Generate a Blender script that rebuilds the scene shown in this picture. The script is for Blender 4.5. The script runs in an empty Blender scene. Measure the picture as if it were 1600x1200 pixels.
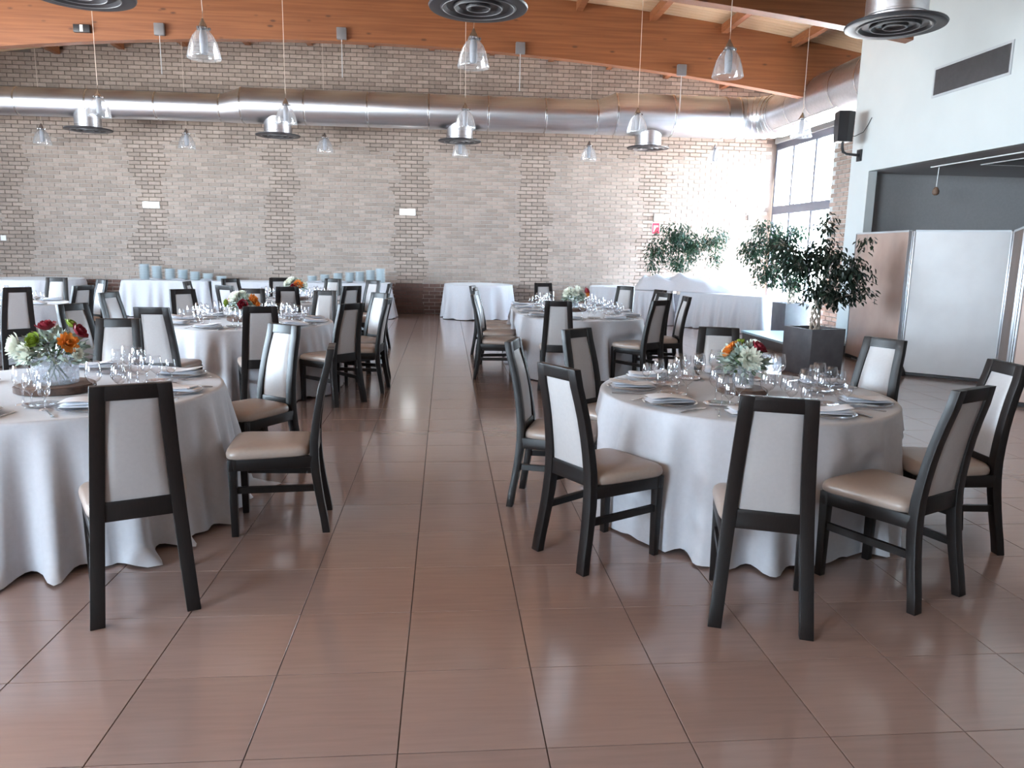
import bpy, bmesh, math, random
from mathutils import Vector, Matrix
random.seed(7)
PI = math.pi
S = bpy.context.scene
COL = S.collection

# ------------------------------------------------------------------ camera
F_PX, YAW, PITCH, ROLL, EYE = 1183.0, 0.08935, -0.17673, 0.01869, 1.6
def cam_axes():
    cy, sy, cp, sp, cr, sr = math.cos(YAW), math.sin(YAW), math.cos(PITCH), math.sin(PITCH), math.cos(ROLL), math.sin(ROLL)
    fwd = Vector((sy*cp, cy*cp, sp)); right = Vector((cy, -sy, 0)); up = right.cross(fwd)
    return cr*right + sr*up, -sr*right + cr*up, fwd
RX, RU, RF = cam_axes()
cd = bpy.data.cameras.new('camera'); cam = bpy.data.objects.new('camera', cd); COL.objects.link(cam)
cd.sensor_width = 36; cd.lens = F_PX/1600*36; cd.clip_start = 0.05; cd.clip_end = 200
cam.matrix_world = Matrix(((RX.x, RU.x, -RF.x, 0), (RX.y, RU.y, -RF.y, 0), (RX.z, RU.z, -RF.z, EYE), (0, 0, 0, 1)))
S.camera = cam
def in_view(p, m=60):                       # is a world point inside the 1600x1200 frame (used only to choose which pieces become parts)
    d = Vector(p) - Vector((0, 0, EYE)); z = d.dot(RF)
    if z < 0.2: return False
    x = 800 + F_PX*d.dot(RX)/z; y = 600 - F_PX*d.dot(RU)/z
    return -m < x < 1600+m and -m < y < 1200+m

# ------------------------------------------------------------------ world: bright hazy sky over pale ground
W = bpy.data.worlds.new('world'); S.world = W; W.use_nodes = True
nt = W.node_tree; nt.nodes.clear()
SKY = 44.0
tc = nt.nodes.new('ShaderNodeTexCoord'); sep = nt.nodes.new('ShaderNodeSeparateXYZ'); mr = nt.nodes.new('ShaderNodeMapRange')
mr.inputs[1].default_value = -0.15; mr.inputs[2].default_value = 0.9
rp = nt.nodes.new('ShaderNodeValToRGB'); bg = nt.nodes.new('ShaderNodeBackground'); wo = nt.nodes.new('ShaderNodeOutputWorld')
e = rp.color_ramp.elements
e[0].position = 0.0; e[0].color = (0.88, 0.90, 0.90, 1); e[1].position = 1.0; e[1].color = (0.48, 0.70, 1.0, 1)
k = rp.color_ramp.elements.new(0.16); k.color = (0.76, 0.89, 1.0, 1)
k = rp.color_ramp.elements.new(0.5); k.color = (0.62, 0.81, 1.0, 1)
nt.links.new(tc.outputs['Generated'], sep.inputs[0]); nt.links.new(sep.outputs[2], mr.inputs[0]); nt.links.new(mr.outputs[0], rp.inputs[0])
nt.links.new(rp.outputs[0], bg.inputs[0]); nt.links.new(bg.outputs[0], wo.inputs[0]); bg.inputs[1].default_value = SKY

def portal(loc, rot, sx, sy):               # guides sky light through a window opening; gives no light of its own
    l = bpy.data.lights.new('window_portal', 'AREA'); l.shape = 'RECTANGLE'; l.size = sx; l.size_y = sy; l.cycles.is_portal = True
    o = bpy.data.objects.new('window_portal', l); o.location = loc; o.rotation_euler = rot; COL.objects.link(o)
portal((8.3, 17.2, 2.2), (0, PI/2, 0), 4.0, 3.0)
portal((8.3, 13.5, 2.2), (0, PI/2, 0), 4.0, 2.2)
portal((-12.8, 7.5, 2.5), (0, -PI/2, 0), 3.3, 9.0)
portal((-8.7, -4.3, 2.4), (PI/2, 0, 0), 5.6, 3.0)

sl = bpy.data.lights.new('sun', 'SUN'); sl.energy = 600; sl.angle = math.radians(2.0); sl.color = (1.0, 0.98, 0.93)
so = bpy.data.objects.new('sun', sl); COL.objects.link(so); so.location = (14, 12, 12)
so.rotation_euler = Vector((-0.29, 0.03, -0.955)).to_track_quat('-Z', 'Y').to_euler()

vs = S.view_settings
vs.view_transform = 'Standard'; vs.look = 'None'; vs.exposure = 0.38; vs.gamma = 1.0; vs.use_curve_mapping = False
S.cycles.max_bounces = 8; S.cycles.transparent_max_bounces = 24; S.cycles.caustics_reflective = False; S.cycles.caustics_refractive = False

# ------------------------------------------------------------------ helpers
class G:
    def __init__(s): s.v = []; s.f = []
    def add(s, v, f):
        n = len(s.v); s.v += [tuple(p) for p in v]; s.f += [tuple(i+n for i in q) for q in f]; return s
    def box(s, c, d, rz=0.0):
        x, y, z = d[0]/2, d[1]/2, d[2]/2; ca, sa = math.cos(rz), math.sin(rz)
        P = [(-x,-y,-z),(x,-y,-z),(x,y,-z),(-x,y,-z),(-x,-y,z),(x,-y,z),(x,y,z),(-x,y,z)]
        return s.add([(c[0]+p[0]*ca-p[1]*sa, c[1]+p[0]*sa+p[1]*ca, c[2]+p[2]) for p in P],
                     [(0,3,2,1),(4,5,6,7),(0,1,5,4),(1,2,6,5),(2,3,7,6),(3,0,4,7)])
    def span(s, a, b):                      # box from corner a to corner b
        return s.box([(a[i]+b[i])/2 for i in range(3)], [abs(b[i]-a[i]) for i in range(3)])
    def lathe(s, prof, n=24, c=(0,0,0), caps=True):
        V = []; Fc = []
        for r, z in prof:
            for i in range(n):
                a = 2*PI*i/n; V.append((c[0]+r*math.cos(a), c[1]+r*math.sin(a), c[2]+z))
        for k in range(len(prof)-1):
            for i in range(n):
                j = (i+1) % n; Fc.append((k*n+i, k*n+j, (k+1)*n+j, (k+1)*n+i))
        if caps:
            Fc.append(tuple(range(n-1, -1, -1))); m = (len(prof)-1)*n; Fc.append(tuple(m+i for i in range(n)))
        return s.add(V, Fc)
    def tube(s, path, r, n=8, caps=True):
        P = [Vector(p) for p in path]; V = []; Fc = []; R = r if isinstance(r, (list, tuple)) else [r]*len(P)
        ref = Vector((0, 0, 1))
        for k, p in enumerate(P):
            t = (P[min(k+1, len(P)-1)] - P[max(k-1, 0)]).normalized()
            u = t.cross(ref)
            if u.length < 1e-3: u = t.cross(Vector((1, 0, 0)))
            u.normalize(); w = t.cross(u)
            for i in range(n):
                a = 2*PI*i/n; V.append(p + (u*math.cos(a) + w*math.sin(a))*R[k])
        for k in range(len(P)-1):
            for i in range(n):
                j = (i+1) % n; Fc.append((k*n+j, k*n+i, (k+1)*n+i, (k+1)*n+j))
        if caps:
            Fc.append(tuple(range(n))); m = (len(P)-1)*n; Fc.append(tuple(m+n-1-i for i in range(n)))
        return s.add(V, Fc)
    def loft(s, rings, caps=True):          # rings: lists of equally many points
        n = len(rings[0]); V = [p for r in rings for p in r]; Fc = []
        for k in range(len(rings)-1):
            for i in range(n):
                j = (i+1) % n; Fc.append((k*n+i, k*n+j, (k+1)*n+j, (k+1)*n+i))
        if caps:
            Fc.append(tuple(range(n-1, -1, -1))); m = (len(rings)-1)*n; Fc.append(tuple(m+i for i in range(n)))
        return s.add(V, Fc)
    def mesh(s, name, mat=None, smooth=True, bevel=0.0, angle=35):
        me = bpy.data.meshes.new(name); me.from_pydata(s.v, [], s.f)
        bm = bmesh.new(); bm.from_mesh(me)
        if bevel > 0:
            bmesh.ops.remove_doubles(bm, verts=bm.verts, dist=1e-5)
            ed = [x for x in bm.edges if len(x.link_faces) == 2 and x.calc_face_angle(0) > 0.6]
            bmesh.ops.bevel(bm, geom=ed, offset=bevel, segments=2, profile=0.5, affect='EDGES')
        bmesh.ops.recalc_face_normals(bm, faces=bm.faces)
        bm.to_mesh(me); bm.free()
        if smooth:
            me.shade_smooth(); me.set_sharp_from_angle(angle=math.radians(angle))
        if mat: me.materials.append(mat)
        return me

def obj(name, me, parent=None, loc=None, rz=None, kind=None, label=None):
    o = bpy.data.objects.new(name, me); COL.objects.link(o)
    if parent: o.parent = parent
    if loc is not None: o.location = loc
    if rz is not None: o.rotation_euler = (0, 0, rz)
    if kind: o['kind'] = kind
    if label: o['label'] = label
    return o
def tag(o, label, cat, group=None):
    o['label'] = label; o['category'] = cat
    if group: o['group'] = group
    return o
def thing(name, label, cat, loc=(0,0,0), rz=0.0, group=None):
    o = bpy.data.objects.new(name, None); COL.objects.link(o); o.location = loc; o.rotation_euler = (0, 0, rz)
    o.empty_display_size = 0.1
    return tag(o, label, cat, group)

# ------------------------------------------------------------------ materials
def mat(name, col, rough=0.6, metal=0.0, spec=0.5, coat=0.0, var=0.0, scale=8.0, stretch=(1,1,1), col2=None, bump=0.0, objvar=0.0, island=False, transl=0.0, sheen=0.0, coatr=0.12):
    m = bpy.data.materials.new(name); m.use_nodes = True; n = m.node_tree.nodes; L = m.node_tree.links
    b = n['Principled BSDF']; b.inputs['Roughness'].default_value = rough; b.inputs['Metallic'].default_value = metal
    b.inputs['Specular IOR Level'].default_value = spec; b.inputs['Coat Weight'].default_value = coat; b.inputs['Coat Roughness'].default_value = coatr
    b.inputs['Sheen Weight'].default_value = sheen
    c1 = (*col, 1); c2 = (*(col2 or [min(1, x*(1-var)) for x in col]), 1)
    t = n.new('ShaderNodeTexCoord'); mp = n.new('ShaderNodeMapping'); mp.inputs[3].default_value = stretch
    L.new(t.outputs['Object'], mp.inputs[0])
    nz = n.new('ShaderNodeTexNoise'); nz.inputs['Scale'].default_value = scale; nz.inputs['Detail'].default_value = 4
    L.new(mp.outputs[0], nz.inputs['Vector'])
    mr = n.new('ShaderNodeMapRange'); mr.inputs[1].default_value = 0.35; mr.inputs[2].default_value = 0.65
    L.new(nz.outputs[0], mr.inputs[0])
    mx = n.new('ShaderNodeMix'); mx.data_type = 'RGBA'; mx.inputs[6].default_value = c1; mx.inputs[7].default_value = c2
    L.new(mr.outputs[0], mx.inputs[0]); out = mx.outputs[2]
    if objvar > 0:
        oi = n.new('ShaderNodeObjectInfo'); src = oi.outputs['Random']
        if island:
            ge = n.new('ShaderNodeNewGeometry'); ad = n.new('ShaderNodeMath'); ad.operation = 'ADD'; fr = n.new('ShaderNodeMath'); fr.operation = 'FRACT'
            L.new(src, ad.inputs[0]); L.new(ge.outputs['Random Per Island'], ad.inputs[1]); L.new(ad.outputs[0], fr.inputs[0]); src = fr.outputs[0]
        m2 = n.new('ShaderNodeMapRange'); m2.inputs[3].default_value = 1-objvar; m2.inputs[4].default_value = 1+objvar*0.6
        hs = n.new('ShaderNodeHueSaturation'); L.new(src, m2.inputs[0]); L.new(m2.outputs[0], hs.inputs['Value']); L.new(out, hs.inputs['Color']); out = hs.outputs[0]
    L.new(out, b.inputs['Base Color'])
    if bump > 0:
        bp = n.new('ShaderNodeBump'); bp.inputs['Strength'].default_value = bump; bp.inputs['Distance'].default_value = 0.01
        L.new(nz.outputs[0], bp.inputs['Height']); L.new(bp.outputs[0], b.inputs['Normal'])
    if transl > 0:
        tr = n.new('ShaderNodeBsdfTranslucent'); ms = n.new('ShaderNodeMixShader'); ms.inputs[0].default_value = transl
        L.new(out, tr.inputs[0]); L.new(b.outputs[0], ms.inputs[1]); L.new(tr.outputs[0], ms.inputs[2]); L.new(ms.outputs[0], n['Material Output'].inputs[0])
    return m
def glass(name, tint=(1,1,1), base=0.05, edge=0.8, power=2.5, rough=0.02, frost=0.0):     # thin clear glass: see-through face on, mirror-like at its rims
    m = bpy.data.materials.new(name); m.use_nodes = True; n = m.node_tree.nodes; L = m.node_tree.links; n.remove(n['Principled BSDF'])
    tr = n.new('ShaderNodeBsdfTransparent'); tr.inputs[0].default_value = (*tint, 1); gl = n.new('ShaderNodeBsdfGlossy'); gl.inputs['Roughness'].default_value = rough
    lw = n.new('ShaderNodeLayerWeight'); lw.inputs[0].default_value = 0.5; pw = n.new('ShaderNodeMath'); pw.operation = 'POWER'; pw.inputs[1].default_value = power
    mr = n.new('ShaderNodeMapRange'); mr.inputs[3].default_value = base; mr.inputs[4].default_value = edge; ms = n.new('ShaderNodeMixShader')
    L.new(lw.outputs['Facing'], pw.inputs[0]); L.new(pw.outputs[0], mr.inputs[0]); L.new(mr.outputs[0], ms.inputs[0]); L.new(tr.outputs[0], ms.inputs[1]); L.new(gl.outputs[0], ms.inputs[2])
    sh = ms.outputs[0]
    if frost > 0:
        df = n.new('ShaderNodeBsdfDiffuse'); df.inputs[0].default_value = (0.85, 0.87, 0.9, 1); tl = n.new('ShaderNodeBsdfTranslucent'); tl.inputs[0].default_value = (0.85, 0.87, 0.9, 1)
        a = n.new('ShaderNodeAddShader'); m2 = n.new('ShaderNodeMixShader'); m2.inputs[0].default_value = frost
        m3 = n.new('ShaderNodeMixShader'); L.new(df.outputs[0], m3.inputs[1]); L.new(tl.outputs[0], m3.inputs[2])
        L.new(sh, m2.inputs[1]); L.new(m3.outputs[0], m2.inputs[2]); sh = m2.outputs[0]
    L.new(sh, n['Material Output'].inputs[0])
    return m
def emit(name, col, k):
    m = bpy.data.materials.new(name); m.use_nodes = True; n = m.node_tree.nodes; n.remove(n['Principled BSDF'])
    em = n.new('ShaderNodeEmission'); em.inputs[0].default_value = (*col, 1); em.inputs[1].default_value = k
    m.node_tree.links.new(em.outputs[0], n['Material Output'].inputs[0]); return m

M = {}
M['tile'] = mat('floor_tile', (0.325, 0.226, 0.196), 0.2, spec=0.5, coat=0.7, coatr=0.13, col2=(0.30, 0.208, 0.181), scale=3, stretch=(1.0, 14, 1), objvar=0.07, island=True)
M['grout'] = mat('grout', (0.09, 0.060, 0.052), 0.95, var=0.2)
M['brick'] = mat('brick', (0.355, 0.280, 0.238), 0.75, col2=(0.30, 0.234, 0.198), scale=14, objvar=0.22, island=True, bump=0.3)
M['brick_low'] = mat('brick_darker', (0.15, 0.078, 0.06), 0.7, col2=(0.115, 0.06, 0.047), scale=14, objvar=0.15, island=True, bump=0.3)
M['white'] = mat('white_plaster', (0.60, 0.63, 0.63), 0.7, var=0.03, scale=2)
M['grey_wall'] = mat('grey_plaster', (0.44, 0.435, 0.44), 0.8, var=0.06, scale=30)
M['grey_ceil'] = mat('grey_ceiling_paint', (0.52, 0.51, 0.52), 0.8, var=0.04)
M['dark_base'] = mat('dark_stone', (0.05, 0.043, 0.042), 0.4, var=0.2)
M['board'] = mat('pine_board', (0.74, 0.54, 0.36), 0.6, col2=(0.64, 0.43, 0.25), scale=5, stretch=(0.5, 14, 1), objvar=0.12)
M['steel'] = mat('galvanised_duct', (0.70, 0.70, 0.73), 0.34, metal=1.0, var=0.10, scale=4, stretch=(0.3, 6, 6))
M['seam'] = mat('duct_seam', (0.74, 0.74, 0.75), 0.25, metal=1.0, var=0.05)
M['disc'] = mat('painted_diffuser', (0.034, 0.032, 0.036), 0.45, var=0.1)
M['wenge'] = mat('wenge_wood', (0.013, 0.0095, 0.009), 0.40, spec=0.28, coat=0.0, col2=(0.010, 0.0075, 0.007), scale=20, stretch=(8, 8, 0.8))
M['pad'] = mat('beige_leatherette', (0.40, 0.375, 0.37), 0.36, spec=0.5, var=0.04, scale=60, bump=0.04)
M['seat'] = mat('shaded_leatherette', (0.34, 0.265, 0.225), 0.34, spec=0.5, var=0.05, scale=60, bump=0.04)  # pad leatherette again, browner and darker: seat shading put into the colour
M['cloth'] = mat('white_damask', (0.48, 0.472, 0.50), 0.7, var=0.05, scale=40, sheen=0.2, bump=0.05)
M['linen'] = mat('white_napkin', (0.78, 0.78, 0.82), 0.75, var=0.03, scale=40)
M['china'] = mat('white_china', (0.86, 0.92, 0.95), 0.2, spec=0.5, var=0.04)
M['cutlery'] = mat('cutlery_steel', (0.62, 0.60, 0.60), 0.18, metal=1.0, var=0.05)
M['slice'] = mat('wood_slice', (0.20, 0.115, 0.075), 0.6, col2=(0.12, 0.07, 0.05), scale=18)
M['bark'] = mat('bark', (0.10, 0.055, 0.04), 0.85, col2=(0.06, 0.035, 0.028), scale=30, bump=0.5)
M['glass'] = glass('clear_glass', (0.97, 0.98, 1.0), 0.09, 1.0, 1.5)
M['pane'] = glass('window_glass', (0.97, 0.99, 1.0), 0.02, 0.5, 4)
M['plate_glass'] = glass('glass_charger', (0.94, 0.95, 0.98), 0.12, 0.8, 1.6, 0.05, frost=0.18)
M['shade'] = glass('ribbed_lamp_glass', (0.96, 0.98, 1.0), 0.08, 0.85, 1.8, 0.08, frost=0.16)
M['chrome'] = mat('lamp_metal', (0.45, 0.43, 0.43), 0.25, metal=1.0, var=0.1)
M['bulb'] = mat('lamp_core', (0.33, 0.33, 0.36), 0.5, var=0.05)
M['cord'] = mat('lamp_cord', (0.62, 0.50, 0.42), 0.6, var=0.05)
M['black'] = mat('black_plastic', (0.018, 0.017, 0.020), 0.45, var=0.1)
M['frame'] = mat('window_frame_paint', (0.13, 0.14, 0.18), 0.4, var=0.05)
M['planter'] = mat('grey_planter', (0.115, 0.110, 0.120), 0.5, col2=(0.085, 0.082, 0.09), scale=6)
M['soil'] = mat('potting_soil', (0.035, 0.025, 0.02), 0.95, var=0.4, scale=40, bump=0.6)
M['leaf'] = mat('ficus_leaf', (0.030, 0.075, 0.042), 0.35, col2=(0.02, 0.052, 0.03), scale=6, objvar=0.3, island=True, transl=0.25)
M['leaf_backlit'] = mat('ficus_leaf_backlit', (0.014, 0.030, 0.018), 0.4, col2=(0.010, 0.022, 0.013), scale=6, objvar=0.3, island=True, transl=0.12)  # same ficus leaf, darkened: backlit shade put into the colour
M['twig'] = mat('ficus_trunk', (0.50, 0.42, 0.35), 0.7, var=0.2, scale=12)
M['alu'] = mat('aluminium_profile', (0.46, 0.47, 0.50), 0.36, metal=1.0, var=0.05)
M['panel_w'] = mat('partition_cloth_pale', (0.64, 0.63, 0.635), 0.55, col2=(0.59, 0.575, 0.58), scale=2.5)
M['panel_b'] = mat('partition_cloth_beige', (0.47, 0.345, 0.295), 0.55, col2=(0.41, 0.295, 0.25), scale=2.5)
M['panel_d'] = mat('partition_cloth_shaded', (0.16, 0.115, 0.10), 0.6, var=0.1)  # partition cloth with the third panel's shadow put into its colour
M['step'] = mat('platform_top', (0.34, 0.50, 0.56), 0.3, var=0.06, scale=3)  # cyan sky reflection put into the base colour
M['grille'] = mat('grille_dark', (0.16, 0.15, 0.155), 0.5, var=0.1)
M['grille_rim'] = mat('grille_frame', (0.50, 0.52, 0.54), 0.4, var=0.05)
M['box_grey'] = mat('bracket_grey', (0.16, 0.155, 0.16), 0.5, var=0.1)
M['red'] = mat('sign_red', (0.62, 0.03, 0.06), 0.4, var=0.05)
M['sign_w'] = mat('sign_white', (0.85, 0.85, 0.85), 0.4, var=0.02)
M['petal_w'] = mat('white_petal', (0.86, 0.86, 0.76), 0.6, var=0.05, transl=0.2)
M['petal_o'] = mat('orange_petal', (0.80, 0.27, 0.04), 0.6, var=0.25, transl=0.2)
M['petal_r'] = mat('red_petal', (0.28, 0.015, 0.03), 0.55, var=0.3, transl=0.1)
M['petal_g'] = mat('lime_petal', (0.22, 0.30, 0.03), 0.6, var=0.2, transl=0.1)
M['silver_leaf'] = mat('silver_leaf', (0.56, 0.62, 0.56), 0.6, col2=(0.26, 0.34, 0.28), scale=12, objvar=0.2, island=True)
M['green_leaf'] = mat('bouquet_leaf', (0.10, 0.16, 0.06), 0.5, var=0.3, objvar=0.3, island=True)
M['lamp_on'] = emit('lit_diffuser', (0.95, 1.0, 1.0), 6.0)

def mortar_mat():
    m = mat('mortar', (0.46, 0.41, 0.38), 0.9, var=0.1, scale=20); n = m.node_tree.nodes; L = m.node_tree.links
    t = n.new('ShaderNodeTexCoord'); sp = n.new('ShaderNodeSeparateXYZ'); L.new(t.outputs['Object'], sp.inputs[0])
    nz = n.new('ShaderNodeTexNoise'); nz.inputs['Scale'].default_value = 1.6; L.new(t.outputs['Object'], nz.inputs['Vector'])
    def math_(op, a, b=None):
        q = n.new('ShaderNodeMath'); q.operation = op
        for i, v in enumerate((a, b)):
            if v is None: continue
            if isinstance(v, (int, float)): q.inputs[i].default_value = v
            else: L.new(v, q.inputs[i])
        return q.outputs[0]
    # darker mortar colour on the strips every 3 m and high up; paler mortar between
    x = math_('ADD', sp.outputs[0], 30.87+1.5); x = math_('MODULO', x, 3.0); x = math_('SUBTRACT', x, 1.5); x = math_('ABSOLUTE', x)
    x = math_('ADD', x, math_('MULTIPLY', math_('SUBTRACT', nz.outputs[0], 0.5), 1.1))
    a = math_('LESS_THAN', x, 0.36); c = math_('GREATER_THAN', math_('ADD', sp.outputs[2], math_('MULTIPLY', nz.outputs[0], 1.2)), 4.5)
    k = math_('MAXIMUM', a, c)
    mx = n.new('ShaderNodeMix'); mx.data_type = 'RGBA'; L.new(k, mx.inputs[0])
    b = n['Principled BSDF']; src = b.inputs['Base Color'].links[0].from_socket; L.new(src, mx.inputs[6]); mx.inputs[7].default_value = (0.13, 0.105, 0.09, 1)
    L.new(mx.outputs[2], b.inputs['Base Color']); return m
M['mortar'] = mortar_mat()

def wood_beam_mat():
    m = mat('glulam_wood', (0.25, 0.092, 0.034), 0.5, col2=(0.185, 0.060, 0.021), scale=3, stretch=(0.25, 3, 9), coat=0.08); n = m.node_tree.nodes; L = m.node_tree.links
    t = n.new('ShaderNodeTexCoord'); mp = n.new('ShaderNodeMapping'); mp.inputs[3].default_value = (2.2, 2.2, 5.5); L.new(t.outputs['Object'], mp.inputs[0])
    vo = n.new('ShaderNodeTexVoronoi'); vo.inputs['Scale'].default_value = 1.0; L.new(mp.outputs[0], vo.inputs['Vector'])
    mr = n.new('ShaderNodeMapRange'); mr.inputs[1].default_value = 0.07; mr.inputs[2].default_value = 0.15; mr.inputs[3].default_value = 1; mr.inputs[4].default_value = 0
    L.new(vo.outputs['Distance'], mr.inputs[0])
    mx = n.new('ShaderNodeMix'); mx.data_type = 'RGBA'; L.new(mr.outputs[0], mx.inputs[0])
    b = n['Principled BSDF']; src = b.inputs['Base Color'].links[0].from_socket; L.new(src, mx.inputs[6]); mx.inputs[7].default_value = (0.10, 0.035, 0.016, 1)
    L.new(mx.outputs[2], b.inputs['Base Color']); return m
M['beam'] = wood_beam_mat()

# ================================================================== SETTING
XL, XW, YF, YB = -12.5, 8.05, -4.0, 18.72           # left wall, window wall, wall behind the camera, brick wall
XH = 6.6                                            # face of the white wall with the wide opening
def arch(x, top): return top - 0.0088*(x+1.8)**2    # the roof and its beams are gently arched
def st(name, g, m, parent=None, **k): return obj(name, g.mesh(name, m, **k), parent, kind='structure' if parent is None else None)

# floor: recessed grout slab with bevelled tiles
TP, TX0, TY0 = 0.48145, -0.63, 2.2014
floor = st('floor', G().span((XL, YF, -0.15), (12.0, YB+0.1, -0.006)), M['grout'], smooth=False)
def tile_g(cx, cy, g):
    h = TP/2-0.0020; c = 0.0008
    V = [(-h,-h,-0.006),(h,-h,-0.006),(h,h,-0.006),(-h,h,-0.006),(-h,-h,-c),(h,-h,-c),(h,h,-c),(-h,h,-c),(-h+c,-h+c,0),(h-c,-h+c,0),(h-c,h-c,0),(-h+c,h-c,0)]
    return g.add([(cx+a, cy+b, z) for a, b, z in V], [(0,1,5,4),(1,2,6,5),(2,3,7,6),(3,0,4,7),(4,5,9,8),(5,6,10,9),(6,7,11,10),(7,4,8,11),(8,9,10,11)])
tile_me = tile_g(0, 0, G()).mesh('tile', M['tile'], smooth=False)
cells = []
for i in range(-25, 27):
    for j in range(-13, 35):
        x, y = TX0+(i+0.5)*TP, TY0+(j+0.5)*TP
        if x < XL+0.1 or x > 12.2 or y > YB-0.0 or y < YF+0.1: continue
        if x > XW-0.2 and y > 12.0: continue
        cells.append((math.hypot(x, y), x, y))
near = sorted(c for c in cells if in_view((c[1], c[2], 0), 90))[:300]; ns = set(near)
for d, x, y in near: obj('tile', tile_me, floor, (x, y, 0))
g = G()
for c in cells:
    if c not in ns: tile_g(c[1], c[2], g)
obj('tile_field', g.mesh('tile_field', M['tile'], smooth=False), floor, kind='stuff')

# brick wall: mortar bed with proud bricks
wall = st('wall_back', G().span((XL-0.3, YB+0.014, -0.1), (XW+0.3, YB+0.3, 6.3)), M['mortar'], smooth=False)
BP, BH = 0.275, 0.0905
def brick_g(cx, cz, g, w=BP-0.014, y=YB, dep=0.04, axis='x', face=0):
    h = w/2; k = (BH-0.015)/2; b = 0.003
    V = [(-h,dep,-k),(h,dep,-k),(h,dep,k),(-h,dep,k),(-h,b,-k),(h,b,-k),(h,b,k),(-h,b,k),(-h+b,0,-k+b),(h-b,0,-k+b),(h-b,0,k-b),(-h+b,0,k-b)]
    Fc = [(0,4,5,1),(1,5,6,2),(2,6,7,3),(3,7,4,0),(4,8,9,5),(5,9,10,6),(6,10,11,7),(7,11,8,4),(8,11,10,9)]
    if axis == 'x': return g.add([(cx+p[0], y+p[1], cz+p[2]) for p in V], Fc)
    return g.add([(face+p[1], cx+p[0], cz+p[2]) for p in V], Fc)
brick_me = brick_g(0, 0, G(), y=0).mesh('brick', M['brick'], smooth=False)
bl = []
rows = int(6.25/BH)
rb = random.Random(3)
for r in range(rows):
    z = (r+0.5)*BH; off = (r % 2)*BP/2
    for q in range(int((XW-XL)/BP)+2):
        x = XL + q*BP + off
        if x > XW-0.13 or x < XL+0.1 or z > arch(x, 6.22): continue
        low = z < 0.70 and x < 0.3  # lowest courses on the left use the darker brick colour
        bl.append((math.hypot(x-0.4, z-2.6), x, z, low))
parts = sorted(b for b in bl if not b[3] and 1.0 < b[2] < 3.85)[:300]; ps = set(parts)
for d, x, z, low in parts: obj('brick', brick_me, wall, (x, YB + rb.uniform(-0.002, 0.002), z))
g1, g2 = G(), G()
for b in bl:
    if b in ps: continue
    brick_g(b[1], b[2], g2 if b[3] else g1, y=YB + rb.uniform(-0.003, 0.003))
obj('brick_field', g1.mesh('brick_field', M['brick'], smooth=False), wall, kind='stuff')
obj('lower_bricks', g2.mesh('lower_bricks', M['brick_low'], smooth=False), wall, kind='stuff', label='darker red-brown brick courses along the foot')

# white wall with the wide opening, and the side room behind it
g = G().span((XH, YF, 2.9), (6.74, 12.3, 6.3)).span((XH, 11.74, 0.0), (6.74, 12.3, 2.9))
wr = st('wall_right', g, M['white'], smooth=False)
st('baseboard_right', G().span((XH-0.03, 11.72, 0.0), (XH, 12.3, 0.18)), M['dark_base'], smooth=False)
st('wall_return', G().span((6.74, 12.05, 0), (12.2, 12.3, 6.3)), M['grey_wall'], smooth=False)
st('wall_side_room', G().span((12.0, YF, 0), (12.2, 12.05, 3.1)), M['grey_wall'], smooth=False)
sc = st('ceiling_side_room', G().span((6.74, YF, 2.9), (12.2, 12.05, 3.1)), M['grey_ceil'], smooth=False)
st('trim_1', G().span((7.10, -3.5, 2.885), (7.125, 10.95, 2.9)), M['sign_w'], smooth=False)
st('wall_front', G().span((XL, YF-0.3, 0), (12.2, YF, 0.85)).span((XL, YF-0.3, 4.0), (12.2, YF, 6.3)).span((-5.868, YF-0.3, 0.85), (12.2, YF, 4.0)).span((XL, YF-0.3, 0.85), (-11.5, YF, 4.0)), M['white'], smooth=False)
g = G().span((XL-0.3, YF-0.3, 0), (XL, YB+0.3, 0.85)).span((XL-0.3, YF-0.3, 4.2), (XL, YB+0.3, 6.3)).span((XL-0.3, 12.0, 0.85), (XL, YB+0.3, 4.2)).span((XL-0.3, YF-0.3, 0.85), (XL, 3.0, 4.2))
st('wall_left', g, M['white'], smooth=False)

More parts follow.
